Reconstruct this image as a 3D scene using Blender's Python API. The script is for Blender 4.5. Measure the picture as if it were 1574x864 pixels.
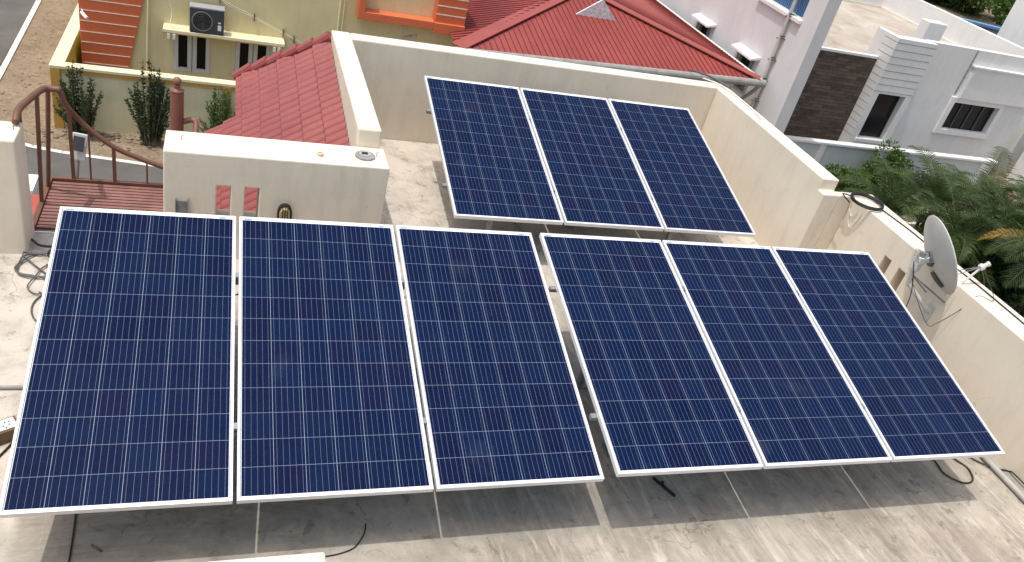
import bpy, bmesh, math, random
from mathutils import Vector, Matrix, Euler
R_ = math.radians
random.seed(7)
for o in list(bpy.data.objects): bpy.data.objects.remove(o)
sc = bpy.context.scene
COL = sc.collection

# ------------------------------------------------------------------ camera
cam = bpy.data.cameras.new("camera"); co = bpy.data.objects.new("camera", cam); COL.objects.link(co)
cam.sensor_width = 36; cam.lens = 36 * 1239.46 / 1574
cam.clip_start = 0.05; cam.clip_end = 600
co.location = (0.87475, -2.78010, 3.74162)
co.rotation_euler = (0.991007552, -0.226237785, -0.275878166)
sc.camera = co
# ------------------------------------------------------------------ light
SUN = Vector((-0.2794, -0.0582, 1.0)).normalized()      # towards the sun
w = bpy.data.worlds.new("World"); sc.world = w; w.use_nodes = True
nt = w.node_tree; nt.nodes.clear()
sky = nt.nodes.new('ShaderNodeTexSky'); sky.sky_type = 'NISHITA'; sky.sun_disc = False
sky.sun_elevation = math.asin(SUN.z); sky.sun_rotation = math.atan2(SUN.x, SUN.y)
sky.air_density = 1.6; sky.dust_density = 5.0; sky.ozone_density = 1.0
bg = nt.nodes.new('ShaderNodeBackground'); bg.inputs[1].default_value = 0.15
wo = nt.nodes.new('ShaderNodeOutputWorld')
nt.links.new(sky.outputs[0], bg.inputs[0]); nt.links.new(bg.outputs[0], wo.inputs[0])
sl = bpy.data.lights.new("sun", 'SUN'); sl.energy = 2.1; sl.angle = R_(0.6); sl.color = (1.0, 0.955, 0.89)
so = bpy.data.objects.new("sun", sl); COL.objects.link(so)
so.rotation_euler = (-SUN).to_track_quat('-Z', 'Y').to_euler(); so.location = (-5, -2, 20)
sc.view_settings.view_transform = 'Standard'; sc.view_settings.look = 'None'
sc.view_settings.exposure = 0.16; sc.view_settings.gamma = 1.0; sc.view_settings.use_curve_mapping = False
sc.render.engine = 'CYCLES'

# ------------------------------------------------------------------ helpers
def srgb(r, g, b):
    f = lambda c: (c/255/12.92 if c/255 <= .04045 else ((c/255+.055)/1.055)**2.4)
    return (f(r), f(g), f(b), 1)
class NT:
    def __init__(s, name):
        s.m = bpy.data.materials.new(name); s.m.use_nodes = True; s.t = s.m.node_tree
        s.b = s.t.nodes['Principled BSDF']; s.tc = s.t.nodes.new('ShaderNodeTexCoord')
    def n(s, typ, **kw):
        x = s.t.nodes.new(typ)
        for k, v in kw.items(): setattr(x, k, v)
        return x
    def l(s, a, b): s.t.links.new(a, b)
    def mapping(s, src, scale=(1,1,1), loc=(0,0,0), rot=(0,0,0)):
        x = s.n('ShaderNodeMapping'); x.inputs['Scale'].default_value = scale
        x.inputs['Location'].default_value = loc; x.inputs['Rotation'].default_value = rot; s.l(src, x.inputs[0]); return x.outputs[0]
    def noise(s, vec, scale, detail=4, rough=.55, dist=0):
        x = s.n('ShaderNodeTexNoise'); x.inputs['Scale'].default_value = scale; x.inputs['Detail'].default_value = detail
        x.inputs['Roughness'].default_value = rough; x.inputs['Distortion'].default_value = dist; s.l(vec, x.inputs['Vector']); return x.outputs[0]
    def ramp(s, fac, a, b, ca=(0,0,0,1), cb=(1,1,1,1)):
        x = s.n('ShaderNodeValToRGB'); e = x.color_ramp.elements
        e[0].position = a; e[1].position = b; e[0].color = ca; e[1].color = cb; s.l(fac, x.inputs[0]); return x.outputs[0]
    def mix(s, fac, a, b, blend='MIX'):
        x = s.n('ShaderNodeMix', data_type='RGBA', blend_type=blend)
        for i, v in ((0, fac), (6, a), (7, b)):
            if isinstance(v, (int, float, tuple)): x.inputs[i].default_value = v
            else: s.l(v, x.inputs[i])
        return x.outputs[2]
    def math(s, op, a, b=None, c=None):
        x = s.n('ShaderNodeMath', operation=op)
        for i, v in enumerate((a, b, c)):
            if v is None: continue
            if isinstance(v, (int, float)): x.inputs[i].default_value = v
            else: s.l(v, x.inputs[i])
        return x.outputs[0]
    def bump(s, h, strength, dist=.01):
        x = s.n('ShaderNodeBump'); x.inputs['Strength'].default_value = strength; x.inputs['Distance'].default_value = dist
        s.l(h, x.inputs['Height']); s.l(x.outputs[0], s.b.inputs['Normal'])
    def base(s, c):
        if isinstance(c, tuple): s.b.inputs['Base Color'].default_value = c
        else: s.l(c, s.b.inputs['Base Color'])
def lin(c, k): return (min(1, c[0]*k), min(1, c[1]*k), min(1, c[2]*k), 1)
def simple(name, c, rough=.7, var=.12, scale=3, bump=0, bscale=60, metal=0, spec=.5, dirt=0, dirtc=(.16,.13,.1,1)):
    s = NT(name); v = s.tc.outputs['Object']
    c = tuple(c[:3]) + (1,)
    f = s.noise(v, scale, 5)
    colr = s.mix(s.ramp(f, .3, .7), lin(c, 1-var), lin(c, 1+var))
    if dirt:
        g = s.noise(s.mapping(v, (1,1,.35)), scale*2.3, 8, .65)
        g2 = s.noise(v, scale*.5, 3)
        m = s.math('MULTIPLY', s.ramp(g, .52, .75), s.math('MULTIPLY', s.ramp(g2, .4, .65), dirt))
        colr = s.mix(m, colr, dirtc)
    s.base(colr)
    s.b.inputs['Roughness'].default_value = rough; s.b.inputs['Metallic'].default_value = metal
    s.b.inputs['Specular IOR Level'].default_value = spec
    if bump: s.bump(s.noise(v, bscale, 6, .6), bump, .006)
    return s.m

class MB:
    def __init__(s): s.v = []; s.f = []; s.uv = {}
    def add(s, vs, fs):
        n = len(s.v); s.v += [tuple(v) for v in vs]; s.f += [tuple(i+n for i in f) for f in fs]; return s
    def box(s, x0, x1, y0, y1, z0, z1):
        vs = [(x,y,z) for z in (z0,z1) for y in (y0,y1) for x in (x0,x1)]
        return s.add(vs, [(0,2,3,1),(4,5,7,6),(0,1,5,4),(2,6,7,3),(0,4,6,2),(1,3,7,5)])
    def bar(s, a, b, w_, h_, up=(0,0,1)):
        a = Vector(a); b = Vector(b); d = (b-a).normalized(); up = Vector(up)
        if abs(d.dot(up)) > .98: up = Vector((1,0,0))
        x = d.cross(up).normalized(); z = x.cross(d).normalized()
        vs = [p + x*i*w_/2 + z*j*h_/2 for p in (a,b) for i,j in ((-1,-1),(1,-1),(1,1),(-1,1))]
        return s.add(vs, [(0,1,2,3),(4,7,6,5),(0,4,5,1),(1,5,6,2),(2,6,7,3),(3,7,4,0)])
    def tube(s, pts, r, seg=8, cap=True):
        pts = [Vector(p) for p in pts]; rs = r if isinstance(r, (list, tuple)) else [r]*len(pts)
        n0 = len(s.v); prev = None
        for i, p in enumerate(pts):
            d = (pts[min(i+1, len(pts)-1)] - pts[max(i-1, 0)]).normalized()
            if prev is None: prev = Vector((0,0,1)) if abs(d.z) < .9 else Vector((1,0,0))
            x = d.cross(prev).normalized(); y = x.cross(d).normalized(); prev = y
            for k in range(seg):
                a = 2*math.pi*k/seg; s.v.append(tuple(p + x*math.cos(a)*rs[i] + y*math.sin(a)*rs[i]))
        for i in range(len(pts)-1):
            for k in range(seg):
                a = n0+i*seg+k; b = n0+i*seg+(k+1)%seg; s.f.append((a, b, b+seg, a+seg))
        if cap:
            s.f.append(tuple(n0+k for k in range(seg))[::-1]); s.f.append(tuple(n0+(len(pts)-1)*seg+k for k in range(seg)))
        return s
    def lathe(s, c, prof, seg=20, axis=(0,0,1)):
        c = Vector(c); ax = Vector(axis).normalized(); t = Vector((1,0,0)) if abs(ax.x) < .9 else Vector((0,1,0))
        x = ax.cross(t).normalized(); y = ax.cross(x).normalized(); n0 = len(s.v)
        for r, h in prof:
            for k in range(seg):
                a = 2*math.pi*k/seg; s.v.append(tuple(c + ax*h + x*r*math.cos(a) + y*r*math.sin(a)))
        for i in range(len(prof)-1):
            for k in range(seg):
                a = n0+i*seg+k; b = n0+i*seg+(k+1)%seg; s.f.append((a, b, b+seg, a+seg))
        s.f.append(tuple(n0+k for k in range(seg))[::-1]); s.f.append(tuple(n0+(len(prof)-1)*seg+k for k in range(seg)))
        return s
    def prism(s, poly, z0, z1):          # plan polygon, ccw
        n = len(poly); vs = [(x,y,z0) for x,y in poly] + [(x,y,z1) for x,y in poly]
        return s.add(vs, [tuple(range(n))[::-1], tuple(range(n,2*n))] + [(i,(i+1)%n,n+(i+1)%n,n+i) for i in range(n)])
    def wall(s, u0, u1, z0, z1, d0, d1, holes, axis='y'):   # solid wall with rectangular holes; u runs along x (axis y) or y (axis x)
        us = sorted({u0,u1,*[h[0] for h in holes],*[h[1] for h in holes]}); zs = sorted({z0,z1,*[h[2] for h in holes],*[h[3] for h in holes]})
        inh = lambda i,j: any(h[0]-1e-6 <= us[i] and us[i+1] <= h[1]+1e-6 and h[2]-1e-6 <= zs[j] and zs[j+1] <= h[3]+1e-6 for h in holes)
        P = (lambda u,d,z: (u,d,z)) if axis == 'y' else (lambda u,d,z: (d,u,z))
        solid = lambda i,j: 0 <= i < len(us)-1 and 0 <= j < len(zs)-1 and not inh(i,j)
        for i in range(len(us)-1):
            for j in range(len(zs)-1):
                if inh(i,j): continue
                a,b,c,d = us[i],us[i+1],zs[j],zs[j+1]
                for dd in (d0,d1): s.add([P(a,dd,c),P(b,dd,c),P(b,dd,d),P(a,dd,d)], [(0,1,2,3)])
                if not solid(i-1,j): s.add([P(a,d0,c),P(a,d1,c),P(a,d1,d),P(a,d0,d)], [(0,1,2,3)])
                if not solid(i+1,j): s.add([P(b,d0,c),P(b,d1,c),P(b,d1,d),P(b,d0,d)], [(0,1,2,3)])
                if not solid(i,j-1): s.add([P(a,d0,c),P(b,d0,c),P(b,d1,c),P(a,d1,c)], [(0,1,2,3)])
                if not solid(i,j+1): s.add([P(a,d0,d),P(b,d0,d),P(b,d1,d),P(a,d1,d)], [(0,1,2,3)])
        return s
    def build(s, name, m, parent=None, bevel=0, smooth=False, weld=True):
        off = Vector((0,0,0))
        if parent is not None and not parent.get('_local') and not (parent.parent and parent.parent.get('_local')):
            off = parent.location.copy()
            if parent.parent: off = off + parent.parent.location
        me = bpy.data.meshes.new(name); me.from_pydata([tuple(Vector(v)-off) for v in s.v], [], s.f)
        bm = bmesh.new(); bm.from_mesh(me)
        if weld: bmesh.ops.remove_doubles(bm, verts=bm.verts, dist=1e-5)
        bmesh.ops.recalc_face_normals(bm, faces=bm.faces)
        bm.to_mesh(me); bm.free()
        me.materials.append(m)
        if smooth:
            for p in me.polygons: p.use_smooth = True
        o = bpy.data.objects.new(name, me); COL.objects.link(o)
        if parent is not None: o.parent = parent
        if bevel:
            b = o.modifiers.new('bevel', 'BEVEL'); b.width = bevel; b.segments = 2; b.limit_method = 'ANGLE'; b.angle_limit = R_(40)
        return o
def tag(o, label=None, cat=None, group=None, kind=None):
    if label: o['label'] = label
    if cat: o['category'] = cat
    if group: o['group'] = group
    if kind: o['kind'] = kind
    return o
def empty(name, loc, label, cat, group=None, local=False):
    o = bpy.data.objects.new(name, None); COL.objects.link(o); o.location = loc; o.empty_display_size = .1
    tag(o, label, cat, group)
    if local: o['_local'] = 1
    return o
def bez(pts, n=8):      # Catmull-Rom through points
    P = [Vector(p) for p in pts]; P = [2*P[0]-P[1]] + P + [2*P[-1]-P[-2]]; out = []
    for i in range(1, len(P)-2):
        for k in range(n):
            t = k/n; a,b,c,d = P[i-1],P[i],P[i+1],P[i+2]
            out.append(.5*((2*b)+(-a+c)*t+(2*a-5*b+4*c-d)*t*t+(-a+3*b-3*c+d)*t**3))
    return out + [P[-2]]

# ------------------------------------------------------------------ materials
CREAM = (.80, .715, .585)
def wallpaint(name, c, var=.05, dirt=.5, bump=.25):
    s = NT(name); v = s.tc.outputs['Object']
    f = s.noise(v, 1.3, 6); f2 = s.noise(s.mapping(v, (1,1,.3)), 5, 8, .65)
    a = s.mix(s.ramp(f, .3, .7), lin(c, 1-var), lin(c, 1+var*.6))
    m = s.math('MULTIPLY', s.ramp(f2, .5, .8), dirt)
    a = s.mix(m, a, lin(c, .72))
    vo = s.n('ShaderNodeTexVoronoi', feature='DISTANCE_TO_EDGE'); vo.inputs['Scale'].default_value = 1.1
    nz = s.n('ShaderNodeTexNoise'); nz.inputs['Scale'].default_value = 6; nz.inputs['Detail'].default_value = 6; s.l(v, nz.inputs['Vector'])
    vs_ = s.n('ShaderNodeVectorMath', operation='SCALE'); vs_.inputs['Scale'].default_value = .25; s.l(nz.outputs[1], vs_.inputs[0])
    va_ = s.n('ShaderNodeVectorMath', operation='ADD'); s.l(v, va_.inputs[0]); s.l(vs_.outputs[0], va_.inputs[1]); s.l(va_.outputs[0], vo.inputs['Vector'])
    ck = s.math('MULTIPLY', s.math('SUBTRACT', 1.0, s.ramp(vo.outputs['Distance'], .0008, .004)), s.ramp(s.noise(s.mapping(v, loc=(4,2,7)), 1.5, 3), .52, .58))
    a = s.mix(s.math('MULTIPLY', ck, .5*dirt/.5), a, lin(c, .5))
    stn = s.noise(s.mapping(v, (6,6,.35)), 1.6, 7, .7); a = s.mix(s.math('MULTIPLY', s.ramp(stn, .50, .72), dirt*.45), a, lin(c, .66))
    pt_ = s.noise(s.mapping(v, loc=(3,8,1)), 1.9, 2, .4, 1.5); a = s.mix(s.math('MULTIPLY', s.ramp(pt_, .56, .575), dirt*.22), a, lin(c, 1.12))
    sp = s.noise(v, 38, 2); a = s.mix(s.math('MULTIPLY', s.ramp(sp, .70, .76), dirt*.7), a, lin(c, .45))
    s.base(a); s.b.inputs['Roughness'].default_value = .78; s.b.inputs['Specular IOR Level'].default_value = .3
    h = s.math('ADD', s.noise(v, 14, 4), s.math('MULTIPLY', s.noise(v, 110, 4), .35)); s.bump(h, bump, .006)
    return s.m
M = {}
M['cream'] = wallpaint('cream_paint', CREAM)
M['white_wall'] = wallpaint('white_paint', (.76,.76,.75), .05, .35)
M['lilac'] = wallpaint('lilac_paint', (.70,.695,.70), .05, .3)
M['yellow'] = wallpaint('yellow_paint', (.70,.62,.36), .06, .4)
M['pale_yellow'] = wallpaint('pale_yellow_paint', (.72,.68,.45), .06, .4)
M['bright_yellow'] = wallpaint('bright_yellow_paint', (.82,.60,.10), .05, .15)
M['coping'] = wallpaint('coping_paint', (.82,.74,.50), .05, .35)
M['ochre'] = wallpaint('ochre_paint', (.55,.33,.08), .06, .3)
M['orange'] = wallpaint('orange_paint', (.66,.17,.07), .06, .2)
M['white'] = simple('white_enamel', (.80,.80,.80), .4, .04)
M['pvc'] = simple('white_pvc', (.76,.73,.66), .45, .06, 8)
M['grey_pvc'] = simple('grey_pvc', (.42,.41,.38), .5, .15, 6, dirt=.5)
M['black'] = simple('black_rubber', (.018,.018,.019), .5, .2, 20)
M['greywire'] = simple('grey_cable', (.10,.10,.10), .5, .2, 20)
M['galv'] = simple('galvanised_steel', (.27,.28,.285), .5, .25, 14, metal=.4)
M['alu'] = simple('anodised_aluminium', (.84,.85,.87), .38, .03, 5, metal=.25, spec=.5)
M['back'] = simple('white_backsheet', (.8,.82,.84), .3, .02, 5)
M['darkgap'] = simple('dark_groove', (.25,.26,.28), .6, .1, 5)
M['brownpaint'] = simple('brown_railing_paint', (.17,.075,.048), .5, .18, 7, bump=.2, dirt=.3)
M['brownpole'] = simple('brown_pole_paint', (.24,.10,.07), .5, .12, 7, bump=.2)
M['slat'] = simple('red_brown_slat_paint', (.26,.125,.10), .6, .25, 6, bump=.2, dirt=.6, dirtc=(.10,.05,.04,1))
M['darkglass'] = simple('dark_window_glass', (.006,.007,.009), .25, .1, 3, spec=.25)
M['frost'] = simple('frosted_glass', (.45,.37,.16), .25, .15, 9)
M['charcoal'] = simple('charcoal_metal', (.05,.055,.065), .45, .12, 5)
M['dish'] = simple('dish_paint', (.60,.60,.58), .5, .08, 4, dirt=.35, dirtc=(.2,.19,.17,1))
M['stone'] = simple('grey_stone', (.30,.29,.27), .85, .2, 12, bump=.6)
M['rubble'] = simple('rubble', (.27,.20,.14), .9, .35, 5, bump=.8, bscale=25)
M['gutter'] = simple('gutter_cement', (.30,.30,.28), .8, .2, 4, dirt=.5)
M['box_wood'] = simple('brown_board', (.17,.10,.055), .7, .2, 10)
M['blue'] = simple('blue_sheet', (.04,.11,.26), .4, .15, 4)
M['bark'] = simple('bark', (.16,.12,.08), .9, .3, 12, bump=.8, bscale=30)
M['palmstem'] = simple('palm_stem', (.10,.11,.035), .7, .3, 9, bump=.4)

# terrace floor: lime-washed screed with brush strokes, joints, stains and hairline cracks
def floor_mat():
    s = NT('lime_washed_screed'); v = s.tc.outputs['Object']
    sx = s.n('ShaderNodeSeparateXYZ'); s.l(v, sx.inputs[0]); X, Y = sx.outputs[0], sx.outputs[1]
    wob = s.noise(v, 1.1, 3)
    rx = s.math('ADD', X, s.math('MULTIPLY', s.math('SUBTRACT', wob, .5), 1.3))
    side = s.ramp(s.math('DIVIDE', s.math('SUBTRACT', rx, 1.5), .9), 0, 1)
    side = s.math('MULTIPLY', side, s.ramp(s.math('MULTIPLY', Y, -1.0), -2.6/1, -2.0) if False else 1.0)
    vd = s.mapping(v, (1,1,1), rot=(0,0,R_(-6)))
    va = s.mapping(vd, (6.5,.7,1)); vb = s.mapping(v, (.9,4.2,1), rot=(0,0,R_(4)))
    def strokes(vec):
        a = s.noise(vec, 1.1, 9, .72, 1.3); b = s.noise(v, 7, 8, .7, .8)
        return s.math('ADD', s.math('MULTIPLY', a, .65), s.math('MULTIPLY', b, .35))
    st = s.n('ShaderNodeMix', data_type='FLOAT'); s.l(side, st.inputs[0]); s.l(strokes(vb), st.inputs[2]); s.l(strokes(va), st.inputs[3]); st = st.outputs[0]
    c = s.mix(s.ramp(st, .36, .60), (.20,.175,.145,1), (.50,.445,.37,1))
    # bright lime streaks
    hi = s.noise(va, 2.4, 10, .72, 1.0); c = s.mix(s.math('MULTIPLY', s.math('MULTIPLY', s.ramp(hi, .55, .64), side), .6), c, (.70,.655,.58,1))
    big = s.noise(v, .9, 5, .6, .4); c = s.mix(s.math('MULTIPLY', s.ramp(big, .44, .68), .45), c, (.56,.515,.44,1))
    big2 = s.noise(s.mapping(v, loc=(7,3,0)), 1.6, 6, .65, .6); c = s.mix(s.math('MULTIPLY', s.ramp(big2, .50, .66), .6), c, (.25,.21,.17,1))
    far = s.math('MAXIMUM', s.ramp(s.math('DIVIDE', Y, 4.0), .50, .70), s.ramp(s.math('MULTIPLY', X, -1.0), -.25, .05))
    fm = s.noise(s.mapping(v, loc=(1,4,0)), 3.2, 8, .7, .6)
    c = s.mix(s.math('MULTIPLY', far, s.ramp(fm, .30, .58)), c, (.60,.55,.475,1))
    # patchy grey-green band along the near edge of the front row
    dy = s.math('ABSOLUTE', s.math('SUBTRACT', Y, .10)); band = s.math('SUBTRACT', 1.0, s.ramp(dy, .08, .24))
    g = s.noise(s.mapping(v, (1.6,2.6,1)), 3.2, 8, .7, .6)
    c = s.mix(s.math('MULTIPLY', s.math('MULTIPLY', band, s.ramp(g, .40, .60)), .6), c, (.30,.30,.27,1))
    sp = s.noise(v, 9, 8, .72, .5); c = s.mix(s.math('MULTIPLY', s.ramp(sp, .57, .65), .6), c, (.17,.145,.12,1))
    # spots and hairline cracks
    fine = s.noise(v, 60, 3, .6); c = s.mix(s.math('MULTIPLY', s.ramp(fine, .62, .74), .35), c, (.2,.17,.14,1))
    vo = s.n('ShaderNodeTexVoronoi', feature='DISTANCE_TO_EDGE'); vo.inputs['Scale'].default_value = 1.35
    wv = s.n('ShaderNodeVectorMath', operation='ADD'); s.l(v, wv.inputs[0])
    nz = s.n('ShaderNodeTexNoise'); nz.inputs['Scale'].default_value = 5; nz.inputs['Detail'].default_value = 6; s.l(v, nz.inputs['Vector'])
    sc_ = s.n('ShaderNodeVectorMath', operation='SCALE'); sc_.inputs['Scale'].default_value = .35; s.l(nz.outputs[1], sc_.inputs[0]); s.l(sc_.outputs[0], wv.inputs[1])
    s.l(wv.outputs[0], vo.inputs['Vector'])
    cr = s.math('SUBTRACT', 1.0, s.ramp(vo.outputs['Distance'], .001, .0055))
    cm = s.ramp(s.noise(s.mapping(v, loc=(2,9,0)), 1.7, 3), .53, .58)
    c = s.mix(s.math('MULTIPLY', s.math('MULTIPLY', cr, cm), .7), c, (.12,.10,.08,1))
    # pale straight joints running away from the camera
    jm = None
    for x0 in (1.128, 2.137, 3.19, 4.236, 5.183, .1):
        d = s.math('ABSOLUTE', s.math('ADD', s.math('SUBTRACT', X, x0), s.math('MULTIPLY', s.math('SUBTRACT', wob, .5), .012)))
        q = s.math('LESS_THAN', d, .0022); jm = q if jm is None else s.math('MAXIMUM', jm, q)
    c = s.mix(s.math('MULTIPLY', s.math('MULTIPLY', jm, s.ramp(s.noise(v, 3, 3), .42, .68)), .32), c, (.66,.58,.46,1))
    s.base(c); s.b.inputs['Roughness'].default_value = .82; s.b.inputs['Specular IOR Level'].default_value = .25
    s.bump(s.math('ADD', st, s.math('MULTIPLY', fine, .3)), .35, .008)
    return s.m
M['floor'] = floor_mat()
def ground_mat():
    s = NT('dry_earth'); v = s.tc.outputs['Object']
    a = s.noise(v, .8, 8, .7); b = s.noise(v, 6, 8, .7)
    c = s.mix(s.ramp(a, .35, .65), (.30,.22,.145,1), (.40,.31,.215,1)); c = s.mix(s.ramp(b, .45, .7), c, (.20,.14,.09,1))
    g = s.noise(s.mapping(v, loc=(5,1,0)), .5, 6); c = s.mix(s.math('MULTIPLY', s.ramp(g, .55, .7), .5), c, (.09,.11,.04,1))
    p = s.noise(v, 26, 5); c = s.mix(s.math('MULTIPLY', s.ramp(p, .58, .68), .6), c, (.46,.40,.32,1))
    s.base(c); s.b.inputs['Roughness'].default_value = .95; s.bump(s.math('ADD', b, p), 1.0, .06); return s.m
M['earth'] = ground_mat()
M['asphalt'] = simple('worn_asphalt', (.115,.108,.10), .9, .2, 1.2, bump=.5, bscale=70, dirt=.5, dirtc=(.22,.18,.13,1))
M['roadpaint'] = simple('road_marking_paint', (.72,.70,.64), .8, .12, 3, dirt=.6, dirtc=(.3,.26,.2,1))

def cells_mat():
    s = NT('polycrystalline_cells'); uv = s.tc.outputs['Object']
    sx = s.n('ShaderNodeSeparateXYZ'); s.l(uv, sx.inputs[0]); U, V = sx.outputs[0], sx.outputs[1]
    cw, gp = .15675, .0022; pt = cw+gp; mu, mv = (.992-6*pt+gp)/2, (1.956-12*pt+gp)/2 - .003
    u = s.math('SUBTRACT', U, mu); v = s.math('SUBTRACT', V, mv)
    iu = s.math('FLOOR', s.math('DIVIDE', u, pt)); iv = s.math('FLOOR', s.math('DIVIDE', v, pt))
    fu = s.math('SUBTRACT', u, s.math('MULTIPLY', iu, pt)); fv = s.math('SUBTRACT', v, s.math('MULTIPLY', iv, pt))
    gap = s.math('MAXIMUM', s.math('GREATER_THAN', fu, cw), s.math('GREATER_THAN', fv, cw + .0006))
    out = s.math('MAXIMUM', s.math('MAXIMUM', s.math('LESS_THAN', u, 0), s.math('GREATER_THAN', u, 6*pt-gp)),
                 s.math('MAXIMUM', s.math('LESS_THAN', v, 0), s.math('GREATER_THAN', v, 12*pt-gp)))
    bb = s.math('MULTIPLY', fu, 5/cw); bb = s.math('ABSOLUTE', s.math('SUBTRACT', s.math('FRACT', bb), .5))
    bus = s.math('LESS_THAN', bb, .0007/(cw/5))
    oi = s.n('ShaderNodeObjectInfo')
    cmb = s.n('ShaderNodeCombineXYZ'); s.l(iu, cmb.inputs[0]); s.l(iv, cmb.inputs[1]); s.l(s.math('MULTIPLY', oi.outputs['Random'], 50), cmb.inputs[2])
    wn = s.n('ShaderNodeTexWhiteNoise'); s.l(cmb.outputs[0], wn.inputs['Vector'])
    c = s.mix(wn.outputs['Value'], (.0022,.0055,.033,1), (.0020,.0120,.050,1))
    c = s.mix(s.ramp(wn.outputs['Value'], .80, 1.0), c, (.0045,.0055,.034,1))
    vo = s.n('ShaderNodeTexVoronoi'); vo.inputs['Scale'].default_value = 90; s.l(uv, vo.inputs['Vector'])
    vv = s.n('ShaderNodeSeparateColor'); s.l(vo.outputs['Color'], vv.inputs[0])
    c = s.mix(s.math('MULTIPLY', vv.outputs[0], .30), c, (.003,.016,.062,1))
    c = s.mix(s.math('MULTIPLY', bus, .46), c, (.32,.38,.52,1))
    c = s.mix(s.math('MULTIPLY', gap, .62), c, (.48,.55,.66,1))
    c = s.mix(out, c, (.80,.83,.85,1))
    # light film of dust
    d = s.noise(s.mapping(uv, (1,.6,1)), 2.6, 8, .65); d2 = s.noise(uv, 24, 5)
    dm = s.math('ADD', s.math('MULTIPLY', s.ramp(d, .35, .75), .007), s.math('MULTIPLY', s.ramp(d2, .55, .8), .006))
    c = s.mix(dm, c, (.50,.47,.42,1))
    sm = s.n('ShaderNodeTexNoise', noise_dimensions='4D'); sm.inputs['Scale'].default_value = 3.2; sm.inputs['Detail'].default_value = 5; s.l(uv, sm.inputs['Vector']); s.l(s.math('MULTIPLY', oi.outputs['Random'], 30), sm.inputs['W'])
    c = s.mix(s.math('MULTIPLY', s.ramp(sm.outputs[0], .62, .74), .03), c, (.45,.48,.52,1))
    s.base(c); s.b.inputs['Roughness'].default_value = .55; s.b.inputs['Specular IOR Level'].default_value = .03
    s.b.inputs['Coat Weight'].default_value = .14; s.b.inputs['Coat Roughness'].default_value = .06; s.b.inputs['Coat IOR'].default_value = 1.32
    return s.m
M['cells'] = cells_mat()
def tile_mat():
    s = NT('terracotta_tile_paint'); v = s.tc.outputs['Object']
    a = s.noise(v, 2.0, 6); b = s.noise(v, 22, 6, .65)
    c = s.mix(s.ramp(a, .3, .7), (.25,.060,.058,1), (.335,.092,.086,1)); c = s.mix(s.math('MULTIPLY', s.ramp(b, .5, .75), .4), c, (.19,.055,.05,1))
    s.base(c); s.b.inputs['Roughness'].default_value = .6; s.bump(b, .15, .004); return s.m
M['tile'] = tile_mat()
def sheet_mat():
    s = NT('red_roof_sheet'); v = s.tc.outputs['Object']
    a = s.noise(v, .7, 7, .65); b = s.noise(s.mapping(v, (3,.6,1)), 3, 7, .65)
    c = s.mix(s.ramp(a, .3, .7), (.235,.038,.033,1), (.32,.060,.050,1)); c = s.mix(s.math('MULTIPLY', s.ramp(b, .5, .75), .5), c, (.38,.095,.08,1))
    s.base(c); s.b.inputs['Roughness'].default_value = .6; return s.m
M['sheet'] = sheet_mat()
def clad_mat():
    s = NT('dark_stone_cladding'); v = s.tc.outputs['Object']
    vm = s.mapping(v, (1,1,1), rot=(R_(90),0,0))
    br = s.n('ShaderNodeTexBrick'); br.inputs['Scale'].default_value = 1; br.inputs['Brick Width'].default_value = .42; br.inputs['Row Height'].default_value = .11
    br.inputs['Mortar Size'].default_value = .008; br.inputs['Color1'].default_value = (.050,.034,.025,1); br.inputs['Color2'].default_value = (.165,.112,.080,1); br.inputs['Mortar'].default_value = (.012,.010,.009,1)
    br.inputs['Mortar Smooth'].default_value = .3; br.inputs['Bias'].default_value = -.1
    s.l(vm, br.inputs['Vector'])
    n = s.noise(s.mapping(v, (1,1,4)), 5, 6); c = s.mix(s.ramp(n, .35, .7), br.outputs[0], (.13,.105,.085,1), 'MIX'); c = s.mix(.65, br.outputs[0], c)
    s.base(c); s.b.inputs['Roughness'].default_value = .8; s.bump(br.outputs[0], .6, .03); return s.m
M['clad'] = clad_mat()
def roofcement():
    s = NT('weathered_roof_cement'); v = s.tc.outputs['Object']
    a = s.noise(v, .6, 7, .7, .5); c = s.mix(s.ramp(a, .32, .7), (.34,.285,.23,1), (.58,.52,.44,1))
    s.base(c); s.b.inputs['Roughness'].default_value = .9; return s.m
M['roofcement'] = roofcement()
def leaf_mat(name, a, b, trans=.25):
    s = NT(name); g = s.n('ShaderNodeNewGeometry')
    c = s.mix(g.outputs['Random Per Island'], a+(1,), b+(1,))
    n = s.noise(s.tc.outputs['Object'], .9, 3); c = s.mix(s.math('MULTIPLY', s.ramp(n, .35, .7), .5), c, lin(b, 1.35))
    s.base(c); s.b.inputs['Roughness'].default_value = .5; s.b.inputs['Specular IOR Level'].default_value = .35
    tr = s.n('ShaderNodeBsdfTranslucent'); s.l(c, tr.inputs[0]); mx = s.n('ShaderNodeMixShader'); mx.inputs[0].default_value = trans
    s.l(s.b.outputs[0], mx.inputs[1]); s.l(tr.outputs[0], mx.inputs[2]); s.l(mx.outputs[0], s.t.nodes['Material Output'].inputs[0]); return s.m
M['leaf'] = leaf_mat('shrub_leaves', (.014,.032,.010), (.045,.085,.025))
M['leaf2'] = leaf_mat('bright_leaves', (.045,.10,.02), (.12,.20,.05))
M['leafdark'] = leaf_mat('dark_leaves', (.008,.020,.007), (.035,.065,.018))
M['palm'] = leaf_mat('palm_leaves', (.014,.032,.008), (.060,.100,.022))
M['palmdry'] = leaf_mat('yellowing_palm_leaves', (.20,.13,.02), (.42,.24,.04))

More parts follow.
